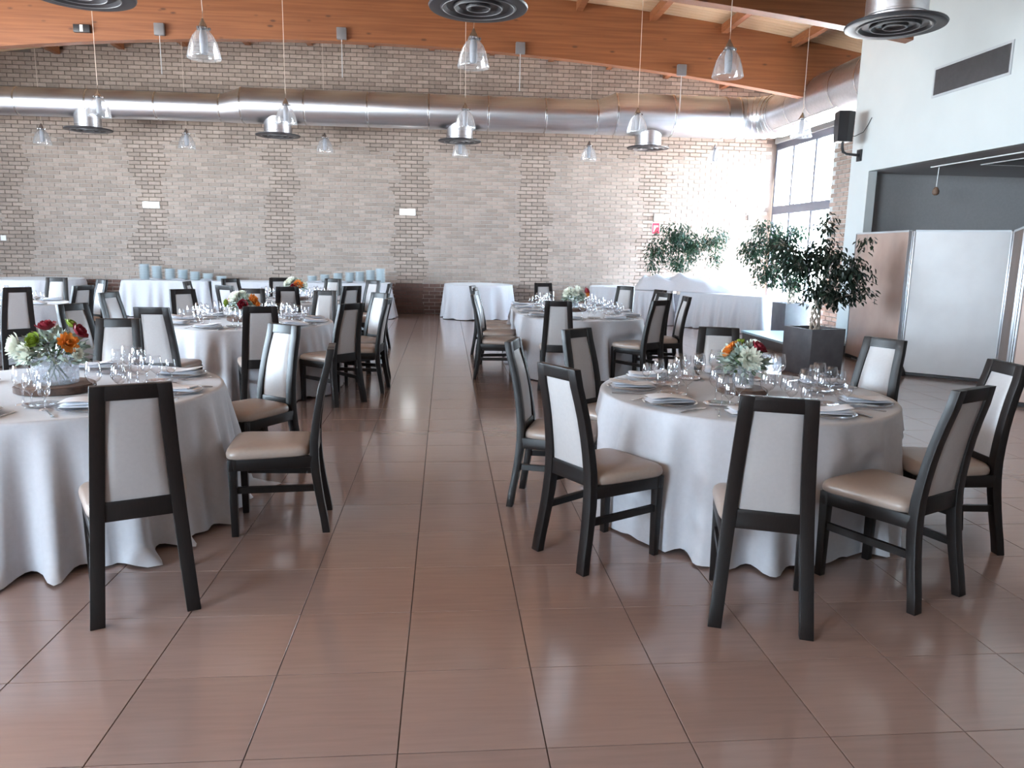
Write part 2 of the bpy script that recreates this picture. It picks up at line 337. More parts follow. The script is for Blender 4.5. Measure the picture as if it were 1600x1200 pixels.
# window wall on the right
g = G().span((XW, 12.3, 4.25), (XW+0.3, YB, 6.3)).span((XW, 12.3, 0), (XW+0.3, YB, 0.10)).span((XW, 14.55, 0.1), (XW+0.3, 15.72, 4.25)).span((XW, 12.3, 0.1), (XW+0.3, 12.5, 4.25))
ww = st('wall_window_side', g, M['white'], smooth=False)
g = G()
for r in range(int(4.2/BH)):
    for q in range(4):
        y = 14.72 + q*BP + (r % 2)*0.13
        if y < 15.66: brick_g(y, (r+0.5)*BH+0.05, g, axis='y', face=XW-0.03, dep=0.04)
obj('pier_bricks', g.mesh('pier_bricks', M['brick'], smooth=False), ww, kind='stuff')
def window(n, axis, c, a0, a1, z0, z1, mull, trans, label):
    # axis 'y': plane x=c, runs along y; axis 'x': plane y=c, runs along x
    def B(g, a, b, za, zb, t=0.05): return g.span((c-t, a, za), (c+t, b, zb)) if axis == 'y' else g.span((a, c-t, za), (b, c+t, zb))
    g = G(); B(g, a0, a1, z1-0.16, z1); B(g, a0, a1, z0, z0+0.12); B(g, a0, a0+0.08, z0+0.12, z1-0.16); B(g, a1-0.08, a1, z0+0.12, z1-0.16)
    w = obj('window_%d' % n, g.mesh('window_frame', M['frame'], smooth=False), kind='structure', label=label)
    cuts = [a0+0.08] + mull + [a1-0.08]
    for m_ in mull: obj('mullion', B(G(), m_-0.04, m_+0.04, z0+0.12, z1-0.16).mesh('mullion', M['frame'], smooth=False), w)
    if trans: obj('transom', B(G(), a0+0.08, a1-0.08, trans-0.1, trans+0.1, 0.06).mesh('transom', M['frame'], smooth=False), w)
    zs = [(z0+0.12, trans-0.1), (trans+0.1, z1-0.16)] if trans else [(z0+0.12, z1-0.16)]
    for k in range(len(cuts)-1):
        for za, zb in zs: obj('pane', B(G(), cuts[k]+0.02, cuts[k+1]-0.02, za, zb, 0.004).mesh('pane', M['pane'], smooth=False), w)
    return w
window(1, 'y', XW+0.1, 15.72, 18.72, 0.10, 4.25, [16.65, 17.75], 2.65, 'tall dark-framed window wall behind the potted trees')
window(2, 'y', XW+0.1, 12.5, 14.55, 0.10, 4.25, [13.5], 2.65, 'dark-framed window beside the white pier')
for i in range(3): window(3+i, 'y', XL-0.1, 3.0+3*i, 6.0+3*i, 0.85, 4.2, [4.5+3*i], None, 'left side window')
for i in range(2): window(8+i, 'x', YF-0.1, -11.5+2.816*i, -8.684+2.816*i, 0.85, 4.0, [-10.09+2.816*i], None, 'window behind the viewpoint')

# roof: boards on an arch, glulam beams, purlins
NX = 28
xs = [XL-0.2 + (XW+0.5-XL)*i/NX for i in range(NX+1)]
def arch_strip(g, y0, y1, top, t):
    V = []; Fc = []
    for x in xs:
        z = arch(x, top); V += [(x, y0, z), (x, y1, z), (x, y1, z+t), (x, y0, z+t)]
    for i in range(NX):
        a = i*4; b = a+4
        Fc += [(a, b, b+1, a+1), (a+1, b+1, b+2, a+2), (a+2, b+2, b+3, a+3), (a+3, b+3, b, a)]
    return g.add(V, Fc)
ceil = st('ceiling', arch_strip(G(), YF-0.3, YB+0.3, 6.285, 0.15), M['board'], angle=60)
bw = 0.140
board_me = arch_strip(G(), 0, bw-0.010, 6.26, 0.024).mesh('board', M['board'], angle=60)
y = 7.0
while y < YB-0.05:
    obj('board', board_me, ceil, (0, y, 0)); y += bw
g = G(); y = 7.0-bw
while y > YF: arch_strip(g, y, y+bw-0.010, 6.26, 0.024); y -= bw
obj('board_field', g.mesh('board_field', M['board'], angle=60), ceil, kind='stuff')
def beam(name, y0, x1, label):
    V = []; Fc = []; N = 40
    for i in range(N+1):
        x = XL + (x1-XL)*i/N; a, b = arch(x, 5.24), arch(x, 6.255)
        V += [(x, y0, a), (x, y0+0.2, a), (x, y0+0.2, b), (x, y0, b)]
    for i in range(N):
        a = i*4; b = a+4
        Fc += [(a, b, b+1, a+1), (a+1, b+1, b+2, a+2), (a+2, b+2, b+3, a+3), (a+3, b+3, b, a)]
    Fc += [(3, 2, 1, 0), tuple(N*4+q for q in (0, 1, 2, 3))]
    o = st('beam', G().add(V, Fc), M['beam'], angle=60); o['label'] = label
beam('beam', 14.8, XW, 'wide arched glulam beam in front of the brick wall')
beam('beam', 10.9, XH, 'nearer arched glulam beam crossing the top right corner')
for yy in (7.0, 3.1, -0.8): beam('beam', yy, XH, 'arched glulam beam overhead out of frame')
ys = [(15.0, YB-0.005), (11.1, 14.8), (7.2, 10.9), (3.3, 7.0)]
for k in range(14):
    x = 6.6-1.385*k
    for a, b in ys:
        if x > 6.5 and b < 12: continue
        z0 = arch(x, 6.095)
        st('purlin', G().span((x-0.06, a, z0), (x+0.06, b, arch(x, 6.25))), M['beam'], smooth=False)

# raised step at the windows
pl = thing('platform', 'low raised platform by the window wall, dark riser and pale blue-lit top', 'platform', (0, 0, 0))
obj('riser', G().span((5.5, 11.72, 0.0), (6.565, 13.6, 0.15)).span((6.565, 12.32, 0.0), (8.0, 13.6, 0.15)).mesh('riser', M['dark_base'], smooth=False), pl)
obj('platform_top', G().span((5.48, 11.70, 0.15), (6.565, 13.62, 0.185)).span((6.565, 12.32, 0.15), (8.0, 13.62, 0.185)).mesh('platform_top', M['step'], smooth=False), pl)

# ================================================================== DUCTS, DIFFUSERS, PENDANTS
def cyl_x(g, x0, x1, y, z0, r0, z1=None, r1=None, n=40):
    z1 = z0 if z1 is None else z1; r1 = r0 if r1 is None else r1
    A = [(x0, y+r0*math.cos(2*PI*i/n), z0+r0*math.sin(2*PI*i/n)) for i in range(n)]
    B = [(x1, y+r1*math.cos(2*PI*i/n), z1+r1*math.sin(2*PI*i/n)) for i in range(n)]
    return g.loft([A, B], caps=False)
def cyl_y(g, y0, y1, x, z, r, n=40):
    A = [(x+r*math.cos(2*PI*i/n), y0, z+r*math.sin(2*PI*i/n)) for i in range(n)]
    B = [(p[0], y1, p[2]) for p in A]
    return g.loft([A, B], caps=False)
DY = 17.35
ZA, RA, ZB, RB_, ZC, RC = 4.43, 0.285, 4.50, 0.365, 4.58, 0.445
duct = thing('air_duct', 'big round silver air duct along the brick wall, turning along the windows', 'duct', (0, DY, 0))
def dpart(name, g, m='steel'): return obj(name, g.mesh(name, M[m]), duct)
def ring_x(x, z, r): return cyl_x(cyl_x(cyl_x(G(), x-0.014, x+0.014, 0, z, r+0.011), x-0.022, x-0.014, 0, z, r-0.002, z, r+0.011), x+0.014, x+0.022, 0, z, r+0.011, z, r-0.002)
cutA = [-12.4, -11.6, -10.2, -8.83, -7.43, -6.06, -4.75]; cutB = [-4.3, -2.99, -1.67, -0.37, 0.91, 2.16, 3.30]; cutC = [3.72, 5.0, 6.2, 6.5]
for cuts, z, r in ((cutA, ZA, RA), (cutB, ZB, RB_), (cutC, ZC, RC)):
    for a, b in zip(cuts, cuts[1:]): dpart('duct_section', cyl_x(G(), a, b, 0, z, r))
    for a in cuts[1 if cuts is cutA else 0:]: dpart('seam', ring_x(a, z, r), 'seam')
dpart('reducer', cyl_x(G(), -4.75, -4.3, 0, ZA, RA, ZB, RB_)); dpart('reducer', cyl_x(G(), 3.30, 3.72, 0, ZB, RB_, ZC, RC))
ER = 0.8; g = G(); rings = []; ng = 6; n = 40
for k in range(ng+1):
    a = PI/2*k/ng; cx, cy = 6.5 + ER*math.sin(a), -(ER - ER*math.cos(a))
    rings.append([(cx + RC*math.cos(2*PI*i/n)*math.sin(a), cy + RC*math.cos(2*PI*i/n)*math.cos(a), ZC+RC*math.sin(2*PI*i/n)) for i in range(n)])
dpart('elbow', G().loft(rings, caps=False))
for k in range(1, ng):
    A = [Vector(p) for p in rings[k]]; c = sum(A, Vector())/n
    dpart('seam', G().tube([c + (p-c)*1.012 for p in A] + [c+(A[0]-c)*1.012], 0.010, 6, False), 'seam')
legc = [0-ER, -1.7, -2.6, -3.5, -4.4, 12.32-DY]
for a, b in zip(legc, legc[1:]):
    dpart('duct_section', cyl_y(G(), a, b, 7.3, ZC, RC))
    g = cyl_y(G(), a-0.014, a+0.014, 7.3, ZC, RC+0.011); dpart('seam', g, 'seam')
dpart('lower_rib', G().tube([(7.02, -ER-0.1, ZC-RC*0.78), (7.02, -3.6, ZC-RC*0.78)], 0.014, 6), 'seam')

d2 = thing('air_duct', 'second silver air duct just above the top of the picture', 'duct', (0, 7.68, 0))
Z2 = 4.60
for k in range(12):
    a = -9+1.3*k; obj('duct_section', cyl_x(G(), a, min(a+1.3, 6.58), 0, Z2, 0.40).mesh('duct_section', M['steel']), d2)
    obj('seam', ring_x(a+0.02, Z2, 0.40).mesh('seam', M['seam']), d2)

disc_me = G().lathe([(0.0, 0.022), (0.07, 0.022), (0.10, 0.0), (0.115, 0.0), (0.12, 0.028), (0.185, 0.026), (0.215, 0.0), (0.23, 0.0), (0.235, 0.026), (0.30, 0.022), (0.33, 0.0), (0.345, 0.0), (0.36, 0.008), (0.44, 0.0), (0.462, 0.006), (0.470, 0.022), (0.462, 0.034), (0.33, 0.045), (0.24, 0.05), (0.0, 0.05)], 56, caps=False).mesh('disc', M['disc'], angle=25)
rims = [G().tube([(r*math.cos(2*PI*i/48), r*math.sin(2*PI*i/48), 0.0) for i in range(49)], 0.005, 6, False).mesh('ring', M['box_grey']) for r in (0.108, 0.222, 0.338)]
def diffuser(x, y, z, top, rn, label, group):
    t = thing('air_diffuser', label, 'air vent', (x, y, z), 0, group)
    obj('disc', disc_me, t)
    for q in rims: obj('ring', q, t)
    obj('neck', G().lathe([(rn, 0.048), (rn, 0.10), (rn+0.008, 0.105), (rn+0.008, 0.12), (rn, 0.125), (rn, top-z)], 40, caps=False).mesh('neck', M['steel']), t)
    return t
gd = 'round diffusers hanging under the duct on the brick wall'
for (x, y, z, zt, r_), l in (((-7.5, DY, 3.885, ZA-0.1, 0.26), 'round ceiling diffuser on a silver neck, leftmost under the wall duct'),
        ((-3.6, DY, 3.885, ZB-0.15, 0.285), 'round diffuser under the wall duct, second from the left'),
        ((0.3, DY, 3.885, ZB-0.15, 0.285), 'round diffuser under the wall duct, third from the left'),
        ((4.52, DY, 3.865, ZC-0.2, 0.285), 'round diffuser under the wall duct, rightmost, beside the bright window')):
    diffuser(x, y, z, zt, r_, l, gd)
gd = 'large near diffusers at the top edge'
diffuser(-3.30, 7.66, 3.77, Z2-0.2, 0.285, 'large dark round diffuser cut by the top edge, leftmost of the near row', gd)
diffuser(0.30, 7.66, 3.82, Z2-0.2, 0.285, 'large dark round diffuser with concentric rings, top middle', gd)
diffuser(4.42, 7.64, 3.82, Z2-0.2, 0.285, 'large dark round diffuser on a wide silver neck before the white wall', gd)

shade_me = G().lathe([(0.180, 0.0), (0.184, 0.008), (0.176, 0.045), (0.165, 0.10), (0.145, 0.17), (0.115, 0.235), (0.075, 0.285), (0.05, 0.305)], 40, caps=False).mesh('shade', M['shade'], angle=60)
core_me = G().lathe([(0.030, 0.05), (0.042, 0.07), (0.045, 0.24), (0.03, 0.30)], 20).mesh('bulb', M['bulb'])
cap_me = G().lathe([(0.052, 0.30), (0.066, 0.306), (0.066, 0.325), (0.050, 0.335), (0.040, 0.36), (0.020, 0.395), (0.012, 0.42)], 20).mesh('cap', M['chrome'])
lug_me = G().box((0.075, 0, 0.312), (0.018, 0.02, 0.026)).box((-0.038, 0.065, 0.312), (0.018, 0.02, 0.026)).box((-0.038, -0.065, 0.312), (0.018, 0.02, 0.026)).mesh('lugs', M['chrome'], smooth=False)
def pendant(x, y, z, label, group):
    t = thing('pendant_lamp', label, 'pendant lamp', (x, y, z), 0, group)
    obj('shade', shade_me, t); obj('bulb', core_me, t); obj('cap', cap_me, t); obj('lug', lug_me, t)
    zt = arch(x, 6.255)-z
    obj('cord', G().tube([(0, 0, 0.41), (0.004, 0, 0.5), (0, 0, 0.6), (0, 0, zt)], 0.0048, 6).mesh('cord', M['cord']), t)
s_ = (3.63-1.6)/2.1
gp = 'bell-shaped glass pendant lamps'
P_ = [(-2.79, 9.57, 'near ribbed glass pendant lamp at upper left, in front of the wooden beam'), (0.32, 9.49, 'near glass pendant lamp hanging under the top middle diffuser'),
      (3.41, 9.47, 'near glass pendant lamp at the right, before the bright end of the beam'),
      (-5.94, 14.2, 'middle-row glass pendant lamp overlapping the leftmost wall diffuser'), (-2.82, 14.31, 'middle-row glass pendant lamp overlapping the second wall diffuser'),
      (0.34, 14.16, 'middle-row glass pendant lamp overlapping the third wall diffuser'), (3.44, 14.03, 'middle-row glass pendant lamp beside the rightmost wall diffuser'),
      (6.47, 13.93, 'glass pendant lamp washed out before the right-hand window'),
      (-8.95, 18.38, 'small far pendant lamp below the duct, farthest left'), (-5.84, 18.38, 'small far pendant lamp below the duct, second from left'),
      (-2.77, 18.38, 'small far pendant lamp between second and third wall diffusers'), (0.33, 18.38, 'small far pendant lamp showing under the third wall diffuser'),
      (3.37, 18.38, 'small far pendant lamp left of the rightmost wall diffuser'), (6.4, 18.3, 'small far pendant lamp lost in the glare by the corner')]
for x, y, l in P_: pendant(x*s_, y*s_, 3.63, l, gp)

# ================================================================== FITTINGS ON WALLS AND BEAM
def at_wall(x, z): return (x, YB-0.002, z)
for x, z, l in ((-6.82, 2.45, 'lit white emergency light on the brick wall, left one'), (-0.91, 2.42, 'lit white emergency light on the brick wall, middle one'), (5.30, 2.42, 'lit white emergency light on the brick wall above the far tree')):
    t = thing('emergency_light', l, 'wall light', at_wall(x, z), 0, 'emergency lights on the brick wall')
    obj('housing', G().span((-0.19, -0.03, -0.075), (0.19, 0, 0.075)).mesh('housing', M['sign_w'], bevel=0.006), t)
    obj('lens', G().span((-0.17, -0.075, -0.06), (0.17, -0.03, 0.06)).mesh('lens', M['lamp_on'], bevel=0.02), t)
t = thing('fire_sign', 'small red and white fire equipment sign on the brick wall by the tree', 'sign', at_wall(5.17, 2.16))
obj('plate', G().span((-0.10, -0.008, -0.14), (0.10, 0, 0.14)).mesh('plate', M['sign_w'], smooth=False), t)
obj('red_field', G().span((-0.09, -0.011, -0.13), (0.09, -0.008, 0.13)).mesh('red_field', M['red'], smooth=False), t)
obj('emblem', G().add([(-0.06, -0.013, -0.10), (-0.06, -0.013, 0.07), (0.06, -0.013, 0.07), (0.06, -0.013, 0.03), (0.01, -0.013, 0.03)], [(0, 4, 3, 2, 1)]).mesh('emblem', M['sign_w'], smooth=False), t)
tag(obj('wall_hook', G().span((-0.012, -0.05, -0.07), (0.012, 0, 0.07)).mesh('wall_hook', M['box_grey'], smooth=False), None, at_wall(7.5, 2.47)), 'tiny dark fixture on the glaring brick wall near the corner', 'fixture')
tag(obj('wall_socket', G().span((-0.06, -0.02, -0.06), (0.06, 0, 0.06)).mesh('wall_socket', M['sign_w'], bevel=0.006), None, at_wall(-10.15, 1.63)), 'small white wall box on brick at the far left edge', 'wall box')
for x, z, l in ((-5.05, 5.30, 'grey box on the beam right of the left near pendant lamp'), (-1.88, 5.36, 'grey box on the beam, second from the left'), (1.36, 5.24, 'grey box on the beam right of the middle near pendant'), (4.42, 4.97, 'grey box on the beam left of the right near pendant')):
    t = thing('junction_box', l, 'junction box', (x, 14.8, z), 0, 'grey boxes along the beam')
    obj('box', G().span((-0.085, -0.08, -0.10), (0.085, 0, 0.10)).mesh('box', M['box_grey'], bevel=0.008), t)
    obj('cable', G().tube([(0, -0.05, -0.09), (0, -0.05, -0.4), (0, -0.045, -0.75)], 0.006, 6).mesh('cable', M['grille_rim']), t)
t = thing('beam_projector', 'small black box with pale stripe on the beam at upper left', 'projector', (-6.36, 14.8, 5.26))
obj('body', G().span((-0.14, -0.07, -0.065), (0.14, 0, 0.065)).mesh('body', M['black'], bevel=0.006), t)
obj('pale_stripe', G().span((-0.025, -0.074, -0.055), (0.025, -0.07, 0.055)).mesh('pale_stripe', M['sign_w'], smooth=False), t)

t = thing('air_grille', 'long dark ventilation grille high in the white wall', 'grille', (XH, 9.58, 3.915))
W2, H2 = 0.735, 0.195
g = G().span((-0.015, -W2, H2-0.03), (0, W2, H2)).span((-0.015, -W2, -H2), (0, W2, -H2+0.03)).span((-0.015, -W2, -H2+0.03), (0, -W2+0.03, H2-0.03)).span((-0.015, W2-0.03, -H2+0.03), (0, W2, H2-0.03))
obj('frame', g.mesh('frame', M['grille_rim'], smooth=False), t)
obj('backing', G().span((-0.002, -W2+0.03, -H2+0.03), (-0.0005, W2-0.03, H2-0.03)).mesh('backing', M['black'], smooth=False), t)
g = G()
for k in range(58): y = -W2+0.045+k*(2*W2-0.09)/57; g.box((-0.008, y, 0), (0.012, 0.008, 2*H2-0.06))
obj('slats', g.mesh('slats', M['grille'], smooth=False), t, kind='stuff')

t = thing('loudspeaker', 'black loudspeaker on a bent wall bracket beside the white wall', 'loudspeaker', (6.22, 11.95, 3.35))
pr = [(-0.15, -0.13), (0.02, -0.17), (0.17, -0.10), (0.14, 0.10), (-0.10, 0.14)]
rings = [[(x*k, y*k, z) for x, y in pr] for k, z in ((0.76, 0.0), (0.80, 0.01), (0.86, 0.44), (0.82, 0.46))]
obj('cabinet', G().loft(rings).mesh('cabinet', M['black'], angle=20), t)
obj('bracket_arm', G().tube([(0.02, 0, 0.0), (0.02, 0, -0.08), (0.05, 0.02, -0.14), (0.11, 0.04, -0.17), (0.37, 0.08, -0.18)], 0.022, 10).mesh('bracket_arm', M['black']), t)
obj('wall_plate', G().span((0.35, 0.03, -0.27), (0.379, 0.15, -0.09)).mesh('wall_plate', M['black'], smooth=False), t)
obj('cable', G().tube([(0.10, 0.08, 0.12), (0.22, 0.02, 0.10), (0.33, -0.03, 0.16), (0.372, -0.08, 0.27), (0.374, -0.16, 0.36)], 0.006, 6).mesh('cable', M['black']), t)

# side room: ceiling vent, hanging lamp holder, folding partition
t = thing('ceiling_vent', 'dark ceiling vent with pale rim in the side room', 'ceiling vent', (7.95, 9.0, 2.9))
obj('rim', G().span((-0.4, -1.5, -0.012), (0.4, -1.46, 0)).span((-0.4, 1.46, -0.012), (0.4, 1.5, 0)).span((-0.4, -1.46, -0.012), (-0.36, 1.46, 0)).span((0.36, -1.46, -0.012), (0.4, 1.46, 0)).mesh('rim', M['sign_w'], smooth=False), t)
g = G()
for k in range(24): g.box((-0.34+k*0.0296, 0, -0.004), (0.016, 2.92, 0.006))
obj('slats', g.mesh('slats', M['grille'], smooth=False), t, kind='stuff'); obj('backing', G().span((-0.36, -1.46, -0.0008), (0.36, 1.46, -0.0002)).mesh('backing', M['black'], smooth=False), t)
t = thing('hanging_lamp_holder', 'small brown lamp holder hanging on a cord in the side room', 'pendant', (7.19, 10.9, 2.55))
obj('cord', G().tube([(0, 0, 0.05), (0.004, 0, 0.2), (0.01, 0, 0.35)], 0.006, 6).mesh('cord', M['sign_w']), t)
obj('holder', G().lathe([(0.02, -0.06), (0.045, -0.04), (0.05, 0.0), (0.03, 0.045), (0.012, 0.06)], 16).mesh('holder', M['slice']), t)

part = thing('folding_partition', 'zigzag folding partition of tall fabric panels across the side room opening', 'partition', (0, 0, 0)); part['kind'] = 'thing'
PZ = 1.93
verts = [(6.43, 11.6), (6.16, 9.74), (7.06, 9.02), (6.17, 7.73), (7.02, 6.85), (6.2, 5.7)]
pm = ['panel_b', 'panel_w', 'panel_d', 'panel_b', 'panel_w']; plb = ['beige panel', 'pale grey-white panel', 'dark brown panel in shadow', 'pinkish beige panel', None]
for k, (a, b) in enumerate(zip(verts, verts[1:])):
    a, b = Vector((*a, 0)), Vector((*b, 0)); d = (b-a); ln = d.length; ang = math.atan2(d.y, d.x); c = (a+b)/2
    pz = obj('panel', G().box((0, 0, PZ/2+0.02), (ln-0.09, 0.035, PZ-0.06)).mesh('panel', M[pm[k]], bevel=0.004), part, c, ang, label=plb[k])
    for s_2 in (-1, 1):
        g = G().box((s_2*(ln/2-0.035), 0, PZ/2+0.02), (0.022, 0.05, PZ-0.04)).box((s_2*(ln/2-0.012), 0, PZ/2+0.02), (0.012, 0.034, PZ-0.04))
        obj('edge_profile', g.mesh('edge_profile', M['alu'], bevel=0.003), pz)
    obj('top_rail', G().box((0, 0, PZ), (ln-0.09, 0.042, 0.025)).mesh('top_rail', M['grille_rim'], smooth=False), pz)
    obj('bottom_rail', G().box((0, 0, 0.03), (ln-0.09, 0.042, 0.03)).mesh('bottom_rail', M['black'], smooth=False), pz)
for x, y in (verts[3], verts[1], verts[2]):
    obj('foot', G().lathe([(0.11, 0.0), (0.11, 0.02), (0.10, 0.06), (0.07, 0.13), (0.035, 0.19)], 20, (x, y, 0)).mesh('foot', M['black']), part)

# ================================================================== CHAIR (built once, local +Y is the way the sitter faces)
def post_y(z):
    P = [(-0.272, 0.0), (-0.232, 0.22), (-0.207, 0.42), (-0.212, 0.55), (-0.248, 0.78), (-0.318, 1.03)]
    for (y0, z0), (y1, z1) in zip(P, P[1:]):
        if z <= z1: t = (z-z0)/(z1-z0); break
    return y0+(y1-y0)*t
def smooth_y(z): return sum(post_y(min(1.03, max(0, z+d))) for d in (-0.08, -0.04, 0, 0.04, 0.08))/5
def post_x(z): return 0.188 - 0.066*z/1.03
def side_post(sx):
    g = G(); R = []
    for i in range(13):
        z = 1.035*i/12; y = smooth_y(z); x = sx*post_x(z); w = 0.029; t = 0.020 + 0.004*math.exp(-((z-0.42)/0.2)**2)
        R.append([(x-w, y-t, z), (x+w, y-t, z), (x+w, y+t, z), (x-w, y+t, z)])
    return g.loft(R)
def rail(z0, z1, t=0.019):
    g = G(); R = []
    for i in range(5):
        z = z0+(z1-z0)*i/4; y = smooth_y(z); x = post_x(z)-0.024
        R.append([(-x, y-t, z), (x, y-t, z), (x, y+t, z), (-x, y+t, z)])
    return g.loft(R)
def back_pad():
    g = G(); R = []; N = 12
    for i in range(N+1):
        z = 0.522+(0.978-0.522)*i/N; y = smooth_y(z); x = post_x(z)-0.026; b = 0.012*math.sin(PI*min(1, max(0, (z-0.50)/0.50)))
        ring = []
        for q in (-1, -0.94, -0.6, 0, 0.6, 0.94, 1): ring.append((x*q, y-0.008-b*(1-q*q)**0.5 if abs(q) < 1 else y-0.004, z))
        for q in (1, 0.94, 0.6, 0, -0.6, -0.94, -1): ring.append((x*q, y+0.010+b*(1-q*q)**0.5*1.2 if abs(q) < 1 else y+0.006, z))
        R.append(ring)
    return g.loft(R)
def seat_g():
    g = G(); R = []
    def outline(k, z, dome=0):
        pts = []; N = 40
        for i in range(N):
            a = 2*PI*i/N; c, s_ = math.cos(a), math.sin(a); e = 0.28
            x = abs(c)**e*(1 if c > 0 else -1); y = abs(s_)**e*(1 if s_ > 0 else -1)
            hw = 0.215 + 0.022*y
            pts.append((x*hw*k, 0.035+y*0.225*k, z))
        return pts
    for k, z in ((0.97, 0.442), (1.0, 0.452), (1.005, 0.468), (0.985, 0.485), (0.93, 0.497), (0.75, 0.506), (0.4, 0.510), (0.02, 0.511)): R.append(outline(k, z))
    return g.loft(R)
def apron():
    g = G(); z0, z1 = 0.378, 0.445
    g.add([(-0.222,0.215,z0),(0.222,0.215,z0),(0.222,0.24,z0),(-0.222,0.24,z0),(-0.222,0.215,z1),(0.222,0.215,z1),(0.222,0.24,z1),(-0.222,0.24,z1)], [(0,3,2,1),(4,5,6,7),(0,1,5,4),(1,2,6,5),(2,3,7,6),(3,0,4,7)])
    for s_ in (-1, 1):
        a, b = s_*0.165, s_*0.19; c, d = s_*0.197, s_*0.222
        g.add([(a,-0.20,z0),(b,-0.20,z0),(d,0.22,z0),(c,0.22,z0),(a,-0.20,z1),(b,-0.20,z1),(d,0.22,z1),(c,0.22,z1)], [(0,3,2,1),(4,5,6,7),(0,1,5,4),(1,2,6,5),(2,3,7,6),(3,0,4,7)])
    return g
def front_leg(s_):
    x = s_*0.198; R = []
    for z, w in ((0.0, 0.0185), (0.25, 0.021), (0.442, 0.024)): R.append([(x-w, 0.222-w, z), (x+w, 0.222-w, z), (x+w, 0.222+w, z), (x-w, 0.222+w, z)])
    return G().loft(R)
def stretcher(s_):
    a = Vector((s_*post_x(0.26), smooth_y(0.26)+0.01, 0.255)); b = Vector((s_*0.198, 0.215, 0.265)); w = 0.011; h = 0.018
    return G().loft([[(p.x-w, p.y, p.z-h), (p.x+w, p.y, p.z-h), (p.x+w, p.y, p.z+h), (p.x-w, p.y, p.z+h)] for p in (a, b)])
CH = [('seat', seat_g().mesh('seat', M['seat'], angle=60)), ('seat_frame', apron().mesh('seat_frame', M['wenge'], bevel=0.003)),
      ('back_pad', back_pad().mesh('back_pad', M['pad'], angle=50)), ('top_rail', rail(0.972, 1.035).mesh('top_rail', M['wenge'], bevel=0.003)), ('bottom_rail', rail(0.440, 0.526).mesh('bottom_rail', M['wenge'], bevel=0.003))]
for s_ in (-1, 1): CH += [('rear_leg', side_post(s_).mesh('rear_leg', M['wenge'], bevel=0.003)), ('front_leg', front_leg(s_).mesh('front_leg', M['wenge'], bevel=0.003)), ('stretcher', stretcher(s_).mesh('stretcher', M['wenge'], smooth=False))]
TBL = dict(A=(1.84, 4.47, 0.872, 0.0), B=(-2.26, 4.55, 0.91, 0.0), C=(-2.2, 8.6, 0.93, 0.0), D=(-2.35, 12.05, 0.9, 0.0), E=(1.78, 10.65, 0.83, 0.75), G=(-6.1, 10.85, 0.9, 0.0))
TN = dict(A='front right table', B='front left table', C='middle left table', D='rear left table', E='middle right table', G='far left table')
